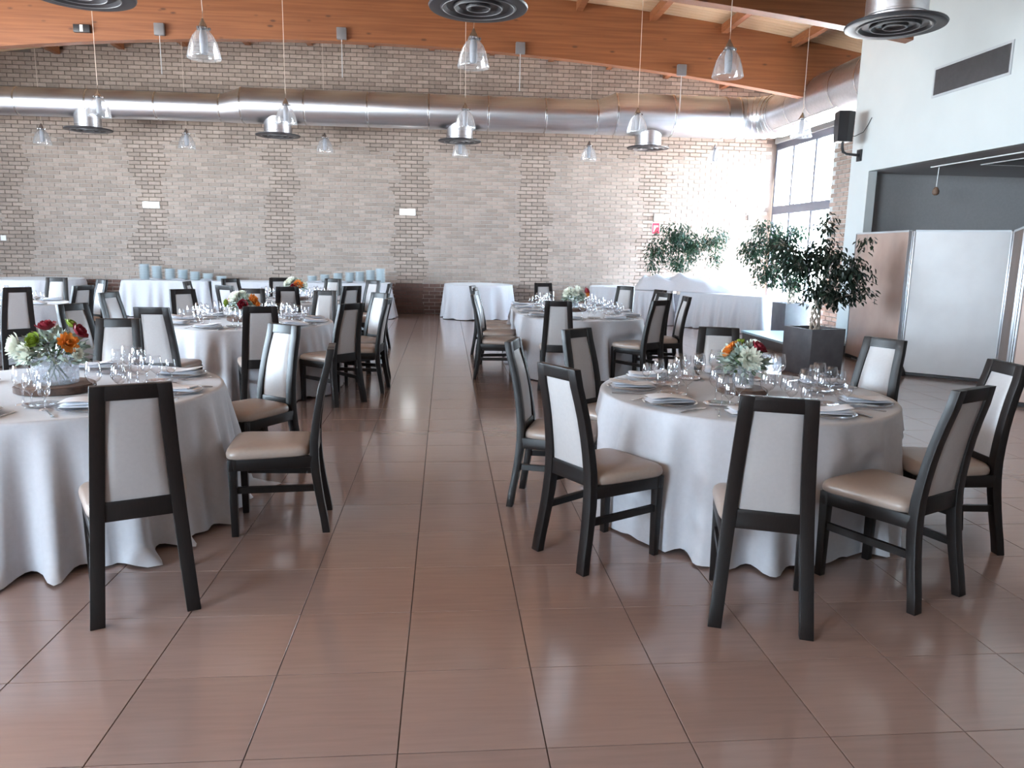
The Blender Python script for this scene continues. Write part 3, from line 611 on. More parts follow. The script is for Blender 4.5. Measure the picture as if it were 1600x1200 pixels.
CHAIRS = [  # key, table, top of back x y, facing degrees, label
 ('A1','A',1.33,2.86,70,'dark-framed chair in front of the front right table, back squarely to us'),
 ('A2','A',2.32,3.08,117,'dark-framed chair at the near right of the front right table, turned left'),
 ('A3','A',3.09,3.87,176,'dark-framed chair at the far right edge by the front right table'),
 ('A4','A',3.05,4.99,-154,'dark chair behind the front right table, before the pale partition panel'),
 ('A5','A',2.10,5.66,-108,'dark chair behind the front right table, just behind its flowers'),
 ('A6','A',0.95,5.46,-50,'dark chair behind the left edge of the front right table'),
 ('A7','A',0.42,4.76,-18,'dark chair side-on at the left of the front right table'),
 ('A8','A',0.55,3.66,30,'dark chair at the near left of the front right table, back to us'),
 ('B1','B',-1.26,3.12,114,'large dark chair before the front left table, back to us'),
 ('B2','B',-0.64,4.36,186,'dark chair side-on at the right of the front left table'),
 ('B3','B',-1.15,5.56,-127,'chair with glinting frame at the far right of the front left table'),
 ('B4','B',-2.43,5.88,-84,'dark chair behind the front left table, right of its flowers'),
 ('C3','C',-3.40,7.25,-28,'chair with pale blue-lit frame behind the flowers of the front left table'),
 ('C1','C',-2.58,6.92,88,'dark chair before the middle left table, left one, back to us'),
 ('C2','C',-3.80,8.96,-16,'blue-lit tilted chair at the left of the middle left table'),
 ('C4','C',-1.70,7.16,104,'dark chair before the middle left table, hiding its flowers, back to us'),
 ('C5','C',-0.93,7.66,138,'dark chair at the near right of the middle left table, facing left'),
 ('C6','C',-1.52,9.87,-103,'brown-framed chair behind the right half of the middle left table'),
 ('C8','C',-0.80,9.52,-135,'silvery-lit chair behind the aisle end of the middle left table'),
 ('C9','C',-0.62,8.50,174,'thin side-on chair by the aisle at the middle left table'),
 ('C12','C',-3.25,9.75,-52,'dark chair behind the glasses at the left of the middle left table'),
 ('D2','C',-2.47,10.05,-86,'dark chair directly behind the flowers of the middle left table'),
 ('C7','D',-1.33,11.06,128,'dark chair at the near right of the rear left table, back to us'),
 ('C10','D',-0.85,11.95,176,'dark chair side-on by the aisle at the rear left table'),
 ('C11','D',-1.20,13.0,-128,'silvery chair at the far right of the rear left table'),
 ('D1','D',-2.15,10.62,98,'dark chair before the rear left table, below its flowers'),
 ('D3','D',-3.02,10.73,62,'dark chair at the near left of the rear left table'),
 ('D4','D',-3.52,12.88,-48,'blue-lit chair at the far left of the rear left table'),
 ('D5','D',-3.85,11.75,2,'thin side-on chair at the left of the rear left table'),
 ('D6','D',-2.87,13.45,-72,'dark chair behind the rear left table, left of its flowers'),
 ('D7','D',-1.93,13.42,-108,'dark chair behind the rear left table, below the right plate stacks'),
 ('E1','E',1.26,8.42,80,'dark chair at the near end of the middle right table, back to us'),
 ('E2','E',0.33,9.42,-6,'dark chair side-on, nearest in the row left of the middle right table'),
 ('E3','E',0.40,10.35,-14,'glinting chair second in the row left of the middle right table'),
 ('E4','E',0.42,11.0,-10,'chair third in the row left of the middle right table, mostly hidden'),
 ('E5','E',0.40,11.65,-14,'chair fourth in the row left of the middle right table, mostly hidden'),
 ('E6','E',2.53,8.75,125,'dark chair at the near right of the middle right table, tan back to us'),
 ('E7','E',3.06,10.42,-158,'chair with lilac back in the row right of the middle right table'),
 ('E8','E',3.22,11.19,-165,'chair glimpsed third in the row right of the middle right table'),
 ('E9','E',3.12,9.60,178,'dark side-on chair right of the middle right table, on pale floor'),
 ('E10','E',2.93,12.21,-128,'dark chair at the far right of the middle right table'),
 ('E11','E',1.66,12.95,-82,'dark chair at the far end of the middle right table, below the brick wall'),
 ('G1','G',-5.13,9.64,132,'dark chair with open lower back at the left edge, before the far left table'),
 ('G2','G',-5.98,12.36,-86,'beige-backed chair behind the far left table'),
 ('G3','G',-4.64,10.25,155,'dark narrow chair right of the far left table'),
 ('G4','G',-5.10,11.88,-132,'white-glinting side-on chair behind the far left table')]
SEATS = {k: [] for k in TBL}
for key, tb, x, y, deg, lab in CHAIRS:
    f = math.radians(deg); ox, oy = x + 0.318*math.cos(f), y + 0.318*math.sin(f)
    c = thing('dining_chair', lab, 'chair', (ox, oy, 0), f-PI/2, 'chairs around the '+TN[tb])
    for n_, me in CH: obj(n_, me, c)
    SEATS[tb].append((ox, oy, f))

# ================================================================== CLOTHED TABLES
def drape(outline, h, seed, flare=0.10, fold=0.045, nfold=15, seats=(), hem=0.012, puddle=0.0, mid=None):
    """outline: closed list of (x, y, nx, ny); cloth lies flat inside it and falls in folds outside"""
    rn = random.Random(seed); n = len(outline); V = []; Fc = []
    cx = sum(p[0] for p in outline)/n; cy = sum(p[1] for p in outline)/n
    per = [0.0]
    for a, b in zip(outline, outline[1:]+outline[:1]): per.append(per[-1]+math.hypot(b[0]-a[0], b[1]-a[1]))
    Ltot = per[-1]; ks = [(rn.uniform(0.7, 1.0), nfold+rn.randint(-2, 2), rn.uniform(0, 6.3)), (rn.uniform(0.4, 0.7), int(nfold*1.7)+rn.randint(-2, 2), rn.uniform(0, 6.3)), (rn.uniform(0.3, 0.5), int(nfold*0.55), rn.uniform(0, 6.3))]
    def folds(i):
        t = 2*PI*per[i]/Ltot; v = sum(a*math.sin(k*t+p) for a, k, p in ks)/1.3; return math.copysign(abs(v)**0.8, v)
    V.append((cx, cy, h))
    for q in (0.35, 0.7, 0.93, 0.985): V += [(cx+(p[0]-cx)*q, cy+(p[1]-cy)*q, h) for p in outline]
    for d, z in ((0.003, h-0.001), (0.008, h-0.006), (0.011, h-0.016)): V += [(p[0]+p[2]*d, p[1]+p[3]*d, z) for p in outline]
    rows = 22
    for r in range(1, rows+1):
        t = r/rows
        for i, p in enumerate(outline):
            fo = folds(i); sh = 1-abs(fo) if fo < 0 else 1
            d = 0.011 + flare*t**1.15 + fold*(t**0.7)*(fo if fo > 0 else fo*0.8) + (puddle*max(0, t-0.93)/0.07*max(0, fo) if puddle else 0)
            z = h-0.016 + (hem + 0.018*max(0, -fo) - h + 0.016)*t
            x, y = p[0]+p[2]*d, p[1]+p[3]*d
            for sx, sy, f in seats:                   # the cloth is pushed in by a chair seat that stands under its edge
                if z > 0.60: continue
                ca, sa = math.cos(f), math.sin(f); ly = (x-sx)*ca+(y-sy)*sa; lx = -(x-sx)*sa+(y-sy)*ca
                if abs(lx) < 0.30 and -0.3 < ly < 0.272:
                    k = min(1, (0.30-abs(lx))/0.06)*min(1, (0.60-z)/0.08); x += ca*(0.272-ly)*k; y += sa*(0.272-ly)*k
            V.append((x, y, z))
    for i in range(n): Fc.append((0, 1+i, 1+(i+1) % n))
    nr = (len(V)-1)//n
    for k in range(nr-1):
        a = 1+k*n; b = a+n
        for i in range(n): j = (i+1) % n; Fc.append((a+i, b+i, b+j, a+j))
    return G().add(V, Fc)
def stadium(cx, cy, r, L, n=240):
    o = []
    for i in range(n):
        a = 2*PI*i/n; s_ = math.sin(a); k = max(-1, min(1, s_*2.2)) if L else 0
        o.append((cx+r*math.cos(a), cy+r*s_+L*k, math.cos(a), s_))
    return o
def rrect(cx, cy, lx, ly, ang, rad=0.06, n=200):
    o = []; hx, hy = lx/2-rad, ly/2-rad; P = 2*(2*hx+2*hy)+2*PI*rad; seg = [(hx, hy, 0), (-hx, hy, PI/2), (-hx, -hy, PI), (hx, -hy, 3*PI/2)]
    for k, (x, y, a0) in enumerate(seg):
        for i in range(9):
            a = a0+PI/2*i/8; o.append((x+rad*math.cos(a), y+rad*math.sin(a), math.cos(a), math.sin(a)))
        nx_, ny_, _ = seg[(k+1) % 4]; a = a0+PI/2; m = max(6, int(n*math.hypot(nx_-x, ny_-y)/P))
        for i in range(1, m):
            t = i/m; o.append((x+(nx_-x)*t+rad*math.cos(a), y+(ny_-y)*t+rad*math.sin(a), math.cos(a), math.sin(a)))
    ca, sa = math.cos(ang), math.sin(ang)
    return [(cx+x*ca-y*sa, cy+x*sa+y*ca, u*ca-v*sa, u*sa+v*ca) for x, y, u, v in o]
TH = 0.75
def table(label, g, group, loc, top=None):
    t = thing('banquet_table', label, 'table', loc, 0, group)
    for i, v in enumerate(g.v): g.v[i] = (v[0]-loc[0], v[1]-loc[1], v[2])
    obj('tablecloth', g.mesh('tablecloth', M['cloth'], angle=70), t)
    return t
TL = dict(A='round table in a floor-length white cloth at front right, laid with glasses and flowers', B='round table in a floor-length white cloth at front left, cut by the left edge',
          C='round table in a white cloth behind the front left one, laid with many glasses', D='round white table farther back on the left, in front of the plate buffet',
          E='long rounded table in a white cloth right of the aisle, mid-room', G='small white-clothed table at the far left edge, mid-room')
for k, (cx, cy, r, L) in TBL.items():
    table(TL[k], drape(stadium(cx, cy, r, L), TH, ord(k), 0.105, 0.065, 19, SEATS[k], puddle=0.12 if k in 'B' else 0.03), 'laid dining tables', (cx, cy, 0))
gb = 'buffet tables along the brick wall'
table('round white-clothed table by the wall at the far left', drape(stadium(-8.84, 17.4, 0.93, 0), 0.78, 11, 0.10, 0.06, 13), gb, (-8.84, 17.4, 0))
table('white-clothed buffet table with the descending plate stacks, left of the three', drape(rrect(-6.10, 17.55, 1.80, 0.75, 0), 0.78, 12, 0.10, 0.05, 17), gb, (-6.1, 17.55, 0))
table('white-clothed buffet table without plates, middle of the three along the wall', drape(rrect(-4.20, 17.60, 1.84, 0.72, 0), 0.78, 13, 0.03, 0.035, 17), gb, (-4.2, 17.6, 0))
table('white-clothed buffet table with the rising plate stacks, right of the three', drape(rrect(-2.22, 17.55, 1.90, 0.75, 0), 0.78, 14, 0.12, 0.05, 17), gb, (-2.22, 17.55, 0))
table('bare round white-clothed table alone against the brick wall, right of the aisle', drape(stadium(0.76, 17.70, 0.78, 0), 0.78, 15, 0.06, 0.06, 12), gb, (0.76, 17.70, 0))
gr_ = 'white tables in the far right corner'
table('round white-clothed table at the wall, left of the cloth heap', drape(stadium(4.05, 17.98, 0.60, 0), 0.76, 16, 0.06, 0.05, 12), gr_, (4.05, 17.98, 0))
table('white-clothed table under the left part of the cloth heap', drape(rrect(4.50, 16.72, 1.10, 0.62, -0.30), 0.75, 17, 0.06, 0.05, 16), gr_, (4.5, 16.72, 0))
table('long white-clothed table with deep folds before the bright window corner', drape(rrect(5.93, 15.55, 2.04, 0.66, -0.977), 0.755, 18, 0.10, 0.065, 17), gr_, (5.93, 15.55, 0))

# heap of cloth on the corner tables
def heap():
    V = []; Fc = []; N, K = 60, 20; rn = random.Random(4)
    for i in range(N+1):
        s_ = i/N
        for j in range(K+1):
            t = j/K*2-1
            prof = min(1, s_/0.10)*(1-max(0, (s_-0.62)/0.38)**1.4*0.86)
            sec = max(0, 1-abs(t)**2.2)
            wr = 0.018*math.sin(9*s_*PI+3*t+1)+0.014*math.sin(17*s_+5*t)+0.010*math.sin(31*s_-4*t)
            z = 0.004+0.31*prof*sec + 1.9*wr*sec*prof
            V.append((-1.12+2.24*s_, 0.34*t*(1+0.08*math.sin(12*s_)), max(0.004, z)))
    for i in range(N):
        for j in range(K): a = i*(K+1)+j; Fc.append((a, a+K+1, a+K+2, a+1))
    return G().add(V, Fc)
tag(obj('cloth_heap', heap().mesh('cloth_heap', M['cloth'], angle=80), None, (5.20, 16.32, 0.758), -0.60), 'heap of draped white cloth over things on the corner tables', 'cloth')

# ================================================================== PLACE SETTINGS
glass_big = G().lathe([(0.036, 0.0), (0.034, 0.003), (0.008, 0.006), (0.0045, 0.015), (0.0045, 0.075), (0.012, 0.088), (0.030, 0.100), (0.041, 0.120), (0.043, 0.135), (0.040, 0.165), (0.033, 0.205), (0.0315, 0.207)], 22, caps=False).mesh('big_glass', M['glass'], angle=80)
glass_mid = G().lathe([(0.034, 0.0), (0.032, 0.003), (0.007, 0.006), (0.0042, 0.013), (0.0042, 0.065), (0.011, 0.076), (0.027, 0.088), (0.035, 0.105), (0.036, 0.118), (0.034, 0.145), (0.028, 0.175), (0.0268, 0.177)], 22, caps=False).mesh('mid_glass', M['glass'], angle=80)
glass_sml = G().lathe([(0.031, 0.0), (0.029, 0.003), (0.006, 0.006), (0.004, 0.012), (0.004, 0.055), (0.010, 0.064), (0.023, 0.074), (0.029, 0.088), (0.029, 0.105), (0.025, 0.145), (0.024, 0.147)], 22, caps=False).mesh('small_glass', M['glass'], angle=80)
plate_me = G().lathe([(0.0, 0.006), (0.095, 0.006), (0.108, 0.010), (0.150, 0.018), (0.154, 0.018), (0.152, 0.014), (0.11, 0.004), (0.09, 0.0), (0.0, 0.0)], 44, caps=False).mesh('charger', M['plate_glass'], angle=50)
bread_me = G().lathe([(0.0, 0.005), (0.055, 0.005), (0.085, 0.013), (0.088, 0.013), (0.06, 0.0), (0.0, 0.0)], 36, caps=False).mesh('bread_plate', M['plate_glass'], angle=50)
def napkin_g(seed):
    rn = random.Random(seed); g = G()
    for layer in range(3):
        V = []; Fc = []; N, K = 14, 8; z0 = 0.0095*layer; lx, ly = 0.138-0.006*layer, 0.060+0.002*layer; sk = rn.uniform(-0.01, 0.01)
        for side in (0, 1):
            for i in range(N+1):
                u = i/N*2-1
                for j in range(K+1):
                    v = j/K*2-1; edge = max(abs(u)**8, abs(v)**6)
                    th = 0.0105*(1-edge)**0.5+0.0006
                    z = z0+0.007 + (th/2 if side else -th/2) + 0.004*layer*math.sin(2.2*u+seed+layer) + 0.006*layer*u*(0.5 if seed % 2 else -0.3) + 0.0025*layer
                    V.append((u*lx+sk, v*ly+sk*0.5+0.006*u*u, max(0.0008, z)))
        n1 = (N+1)*(K+1)
        for s_ in (0, 1):
            for i in range(N):
                for j in range(K):
                    a = s_*n1+i*(K+1)+j; q = (a, a+K+1, a+K+2, a+1); Fc.append(q if s_ else q[::-1])
        g.add(V, Fc)
    return g
napkins = [napkin_g(s_).mesh('napkin', M['linen'], angle=60) for s_ in range(4)]
def fork_g():
    g = G(); g.loft([[(-w, y, z), (w, y, z), (w, y, z+0.003), (-w, y, z+0.003)] for w, y, z in ((0.006, -0.10, 0.003), (0.0075, -0.085, 0.001), (0.004, -0.03, 0.004), (0.003, 0.03, 0.009), (0.006, 0.045, 0.008), (0.0125, 0.058, 0.005), (0.0125, 0.068, 0.003))])
    for k in range(4):
        x = -0.0105+0.007*k; g.loft([[(x-w, y, z), (x+w, y, z), (x+w, y, z+0.0022), (x-w, y, z+0.0022)] for w, y, z in ((0.0021, 0.066, 0.003), (0.0018, 0.09, 0.003), (0.001, 0.108, 0.009))])
    return g
def knife_g():
    return G().loft([[(-w, y, 0.0008), (w, y, 0.0008), (w, y, 0.0008+t), (-w, y, 0.0008+t)] for w, y, t in ((0.007, -0.115, 0.006), (0.0085, -0.09, 0.007), (0.006, -0.02, 0.006), (0.005, -0.01, 0.004), (0.009, 0.005, 0.0022), (0.0095, 0.07, 0.0016), (0.003, 0.115, 0.0010))])
fork_me = fork_g().mesh('fork', M['cutlery'], angle=60); knife_me = knife_g().mesh('knife', M['cutlery'], angle=60)
SECT = ['right', 'right-hand far', 'far right', 'far centre-right', 'far middle', 'far centre-left', 'far left', 'left-hand far', 'left', 'left-hand near', 'near left', 'near centre-left', 'near middle', 'near centre-right', 'near right', 'right-hand near']
ZT = TH+0.0015
rs = random.Random(21)
EXTRA = dict(A=[], B=[-96, 178, -145], C=[-150], D=[90, -150], E=[], G=[-120, 60])
for k, (cx, cy, r, L) in TBL.items():
    dirs = []
    for sx, sy, f in SEATS[k]:
        if k == 'C' and sx < -2.9 and sy < 7.6: continue
        yy = max(cy-L, min(cy+L, sy)) if L else cy
        dirs.append((yy, math.atan2(sy-yy, sx-cx)))
    dirs += [(cy, math.radians(a)) for a in EXTRA[k] if all(abs((math.radians(a)-b+PI) % (2*PI)-PI) > 0.4 for _, b in dirs)]
    used = set()
    for yy, a in dirs:
        ov = math.atan2((yy-cy)*1.0 + math.sin(a)*r, math.cos(a)*r)
        q = int(round((ov % (2*PI))/(PI/8))) % 16; st_ = 0
        while q in used: st_ += 1; q = (q + (st_ if st_ % 2 else -st_)) % 16
        used.add(q); pl_ = SECT[q] + ' place of the ' + TN[k]
        u = Vector((math.cos(a), math.sin(a), 0)); rt = Vector((-u.y, u.x, 0))         # rt: the sitter's right hand
        c0 = Vector((cx, yy, 0)); p = c0 + u*(r-0.185)
        rz = rs.uniform(-0.12, 0.12)
        tag(obj('charger_plate', plate_me, None, (p.x, p.y, ZT)), 'clear glass charger plate at the '+pl_, 'plate', 'glass charger plates')
        n_ = tag(obj('napkin', napkins[rs.randrange(4)], None, (p.x, p.y, ZT+0.0115), rz+rs.uniform(-0.25, 0.25)), 'folded white napkin on the plate at the '+pl_, 'napkin', 'folded napkins on the laid tables')
        b = c0 + u*(r-0.40) - rt*0.17
        tag(obj('bread_plate', bread_me, None, (b.x, b.y, ZT)), 'small glass side plate at the '+pl_, 'plate', 'small glass side plates')
        if k in 'ABCE':
            for nm, me, off in (('fork', fork_me, -0.185), ('knife', knife_me, 0.185)):
                b = c0 + u*(r-0.17) + rt*off
                tag(obj(nm, me, None, (b.x, b.y, ZT), a+PI/2), 'steel table %s at the %s' % (nm, pl_), nm, nm.replace('knife', 'knive')+'s beside the plates')
        for nm, me, du, dr in (('largest', glass_big, 0.46, 0.10), ('middle-sized', glass_mid, 0.40, 0.20), ('smallest', glass_sml, 0.345, 0.28), ('second middle-sized', glass_mid, 0.50, 0.215)):
            b = c0 + u*(r-du+rs.uniform(-0.015, 0.015)) + rt*(dr+rs.uniform(-0.015, 0.015))
            tag(obj('wine_glass', me, None, (b.x, b.y, ZT)), nm+' stemmed glass at the '+pl_, 'glass', 'stemmed glasses on the laid tables')

# ================================================================== CENTREPIECES
def petals(n, r, cup, wid, layers, seed):
    rn = random.Random(seed); g = G()
    for L in range(layers):
        k = L/max(1, layers-1); el = math.radians(10 + 75*k); rr = r*(1-0.45*k)
        for i in range(n - int(n*0.4*k)):
            a = 2*PI*(i+0.5*(L % 2))/(n-int(n*0.4*k)) + rn.uniform(-.12, .12); e_ = el + rn.uniform(-.12, .12)
            d = Vector((math.cos(a)*math.cos(e_), math.sin(a)*math.cos(e_), math.sin(e_))); s_ = Vector((-math.sin(a), math.cos(a), 0)); up = d.cross(s_)
            if up.z < 0: up = -up
            P = []
            for t, w in ((0.1, 0.35), (0.55, 1.0), (0.85, 0.85), (1.0, 0.25)):
                c = d*(rr*t) + up*(cup*rr*t*t); P += [c - s_*wid*w, c + up*wid*-0.25, c + s_*wid*w]
            Fc = []
            for q in range(3):
                b = q*3; Fc += [(b, b+1, b+4, b+3), (b+1, b+2, b+5, b+4)]
            g.add(P, Fc)
    return g
mum = petals(18, 0.050, 0.30, 0.007, 6, 1); daisy = petals(12, 0.040, 0.25, 0.008, 4, 2); rose = petals(8, 0.040, 0.5, 0.015, 4, 3)
FL = {('w'): mum.mesh('white_bloom', M['petal_w'], angle=80), 'o': daisy.mesh('orange_bloom', M['petal_o'], angle=80), 'r': rose.mesh('red_bloom', M['petal_r'], angle=80), 'g': rose.mesh('lime_bloom', M['petal_g'], angle=80)}
FNAME = dict(w='white_bloom', o='orange_bloom', r='red_bloom', g='lime_bloom')
def leafage(n, R, zr, seed, size=0.035, up=0.0):
    rn = random.Random(seed); g = G()
    for i in range(n):
        a = rn.uniform(0, 2*PI); z = rn.uniform(-0.35, 1.0); q = math.sqrt(max(0, 1-max(0, z)**2))*rn.uniform(0.6, 1.05)
        c = Vector((R*q*math.cos(a), R*q*math.sin(a), zr*z)); d = Vector((math.cos(a)*q, math.sin(a)*q, z*0.6+rn.uniform(-.5, .4)+up)).normalized()
        s_ = d.cross(Vector((rn.uniform(-1, 1), rn.uniform(-1, 1), 1))).normalized(); u = s_.cross(d); l = size*rn.uniform(0.7, 1.4); w = l*0.28
        g.add([c, c+d*l*0.35+s_*w+u*w*0.3, c+d*l*0.75+s_*w*0.7+u*w*0.2, c+d*l, c+d*l*0.75-s_*w*0.7+u*w*0.2, c+d*l*0.35-s_*w+u*w*0.3, c+d*l*0.5], [(0, 6, 1), (1, 6, 2), (2, 6, 3), (3, 6, 4), (4, 6, 5), (5, 6, 0)])
    return g
def centre(k, x, y, rs_, hs, rv, hv, R, zr, blooms, seed, desc):
    tn = TN[k]
    t = thing('wood_slice', 'round bark-edged wood slice under the vase on the '+tn, 'wood slice', (x, y, ZT), 0, 'wood slices under the vases')
    rn = random.Random(seed)
    rg = [[(rs_*f*(1+0.03*math.sin(3*2*PI*i/36+seed)+0.015*math.sin(7*2*PI*i/36))*math.cos(2*PI*i/36), rs_*f*(1+0.03*math.sin(3*2*PI*i/36+seed)+0.015*math.sin(7*2*PI*i/36))*math.sin(2*PI*i/36), z) for i in range(36)] for f, z in ((0.94, 0.0), (0.94, hs))]
    obj('disc', G().loft(rg).mesh('disc', M['slice'], angle=40), t)
    rg = [[(rs_*f*(1+0.03*math.sin(3*2*PI*i/36+seed)+0.015*math.sin(7*2*PI*i/36)+0.012*math.sin(i*5.1))*math.cos(2*PI*i/36), rs_*f*(1+0.03*math.sin(3*2*PI*i/36+seed)+0.015*math.sin(7*2*PI*i/36)+0.012*math.sin(i*5.1))*math.sin(2*PI*i/36), z) for i in range(36)] for f, z in ((0.945, 0.001), (1.0, 0.006), (1.0, hs-0.006), (0.945, hs-0.001))]
    obj('bark', G().loft(rg, caps=False).mesh('bark', M['bark'], angle=30), t)
    z0 = ZT+hs+0.001
    v = thing('flower_vase', 'ribbed clear glass vase on the wood slice of the '+tn, 'vase', (x, y, z0), 0, 'glass vases')
    n = 48; rg = []
    for f, z in ((0.0, 0.004), (0.9, 0.004), (0.97, 0.0), (1.0, 0.02), (1.0, hv*0.6), (0.96, hv), (0.93, hv), (0.95, hv*0.6), (0.94, 0.02), (0.0, 0.014)):
        rg.append([(rv*f*(1+0.03*(i % 2))*math.cos(2*PI*i/n), rv*f*(1+0.03*(i % 2))*math.sin(2*PI*i/n), z) for i in range(n)])
    obj('glass', G().loft(rg, caps=False).mesh('glass', M['shade'] if k == 'A' else M['plate_glass'], angle=20), v)
    b = thing('bouquet', desc, 'flowers', (x, y, z0+hv), 0, 'bouquets on the laid tables')
    g = G()
    for i in range(9):
        a = 2*PI*i/9; g.tube([(rv*0.55*math.cos(a+2.4), rv*0.55*math.sin(a+2.4), -hv+0.022), (rv*0.3*math.cos(a), rv*0.3*math.sin(a), -0.01), (R*0.6*math.cos(a), R*0.6*math.sin(a), zr*0.5)], 0.0035, 5)
    obj('stems', g.mesh('stems', M['green_leaf']), b, kind='stuff')
    obj('silver_foliage', leafage(330, R*0.92, zr*0.9, seed, 0.043).mesh('silver_foliage', M['silver_leaf'], angle=80), b, kind='stuff')
    obj('green_foliage', leafage(90, R*0.75, zr*0.7, seed+1, 0.035).mesh('green_foliage', M['green_leaf'], angle=80), b, kind='stuff')
    for c, bx, by, bz, s_ in blooms:
        o = obj(FNAME[c], FL[c], b, (bx*1.12, by*1.12, bz*0.98)); s_ *= 1.18; o.scale = (s_, s_, s_)
        d = Vector((bx, by, bz*0.7)); o.rotation_euler = d.to_track_quat('Z', 'Y').to_euler()
centre('A', 1.83, 4.46, 0.150, 0.034, 0.062, 0.135, 0.14, 0.125, [('w', -0.01, -0.085, 0.05, 1.35), ('w', 0.06, 0.02, 0.115, 0.9), ('o', -0.085, 0.0, 0.085, 1.1), ('o', -0.055, 0.03, 0.11, 1.0), ('r', 0.045, -0.04, 0.108, 1.1), ('r', 0.075, -0.02, 0.10, 0.9), ('g', -0.01, 0.05, 0.125, 0.8), ('o', 0.02, 0.10, 0.08, 0.8), ('w', -0.06, 0.09, 0.06, 0.9)], 5,
       'bouquet with a large white bloom and silvery leaves on the front right table')
centre('B', -2.22, 4.48, 0.205, 0.045, 0.115, 0.165, 0.17, 0.13, [('w', -0.135, -0.06, 0.05, 1.4), ('w', -0.07, -0.10, 0.02, 1.2), ('w', -0.15, 0.01, 0.0, 1.1), ('g', -0.03, -0.10, 0.085, 1.1), ('r', -0.01, -0.02, 0.145, 1.3), ('r', 0.12, 0.0, 0.12, 1.2), ('o', 0.11, -0.09, 0.075, 1.35), ('w', 0.14, -0.07, 0.015, 0.7), ('g', 0.08, 0.02, 0.16, 0.9)], 9,
       'loose bouquet with white, dark red and bright orange blooms on the front left table')
centre('C', -2.25, 8.72, 0.19, 0.045, 0.07, 0.12, 0.15, 0.12, [('w', -0.06, -0.06, 0.09, 1.4), ('w', -0.02, 0.0, 0.12, 1.2), ('g', -0.14, -0.04, 0.03, 1.2), ('o', 0.10, -0.06, 0.07, 1.5), ('o', 0.13, -0.05, 0.02, 1.2), ('r', 0.02, -0.10, 0.02, 1.4), ('o', -0.12, -0.02, 0.07, 0.8)], 13,
       'round bouquet with white and orange blooms on the middle left table')
centre('D', -2.32, 12.1, 0.19, 0.045, 0.07, 0.14, 0.16, 0.13, [('w', -0.05, -0.05, 0.10, 1.5), ('w', -0.12, -0.02, 0.06, 1.1), ('o', 0.05, -0.09, 0.06, 1.7), ('r', 0.0, -0.11, 0.03, 1.2), ('w', 0.12, -0.03, 0.05, 1.1)], 17,
       'bouquet with one big orange bloom on the rear left table')
centre('E', 1.80, 10.62, 0.19, 0.045, 0.07, 0.13, 0.15, 0.12, [('w', -0.08, -0.05, 0.07, 1.4), ('w', 0.0, -0.09, 0.08, 1.3), ('w', 0.05, -0.02, 0.12, 1.3), ('w', -0.05, 0.03, 0.11, 1.1), ('r', 0.14, -0.04, 0.09, 1.5), ('o', 0.15, -0.06, 0.06, 1.3)], 19,
       'white bouquet with one red bloom on the middle right table')

# ================================================================== BUFFET PLATES
stack_me = G().lathe([(0.0, 0.0), (0.075, 0.0), (0.105, 0.014), (0.120, 0.0185), (0.121, 0.020), (0.105, 0.0185), (0.075, 0.0045), (0.0, 0.0045)], 28, caps=False).mesh('plate', M['china'], angle=40)
def bx(px): return (-0.91+(px-637)*0.01474)*17.6/18.7
NTH = 'top second third fourth fifth sixth seventh eighth ninth tenth eleventh twelfth thirteenth fourteenth fifteenth sixteenth seventeenth eighteenth'.split()
ORD = ['first', 'second', 'third', 'fourth', 'fifth', 'sixth', 'seventh']
for side, cs, ns_ in (('left', (219, 238, 258.5, 278, 297, 317, 338), (18, 16, 13, 12, 10, 8, 5)), ('right', (482, 502.5, 523.5, 542.5, 558.5, 576, 592), (7, 9, 11, 12, 13, 15, 17))):
    for i, (px, n) in enumerate(zip(cs, ns_)):
        for q in range(n):
            tag(obj('plate', stack_me, None, (bx(px)+rs.uniform(-.002, .002), 17.62+rs.uniform(-.002, .002), 0.7825+0.0185*q)), 'white plate, %s, in the %s stack from the left, %s buffet' % ('topmost' if q == n-1 else 'bottom one' if q == 0 else '%s from the top' % NTH[n-1-q], ORD[i], side), 'plate', 'plates in the %s stack of the %s buffet' % (ORD[i], side))
for px, l in ((242, 'folded white napkin before the second plate stack of the left buffet'), (276, 'folded white napkin before the fourth plate stack of the left buffet'), (320, 'folded white napkin before the sixth plate stack of the left buffet'),
              (491, 'folded white napkin before the first plate stack of the right buffet'), (532, 'folded white napkin before the third plate stack of the right buffet'), (558, 'folded white napkin before the fifth plate stack of the right buffet'), (582, 'folded white napkin before the sixth plate stack of the right buffet')):
    tag(obj('napkin', napkins[int(px) % 4], None, (bx(px), 17.36, 0.7825), rs.uniform(-.3, .3)), l, 'napkin', 'napkins on the buffet')

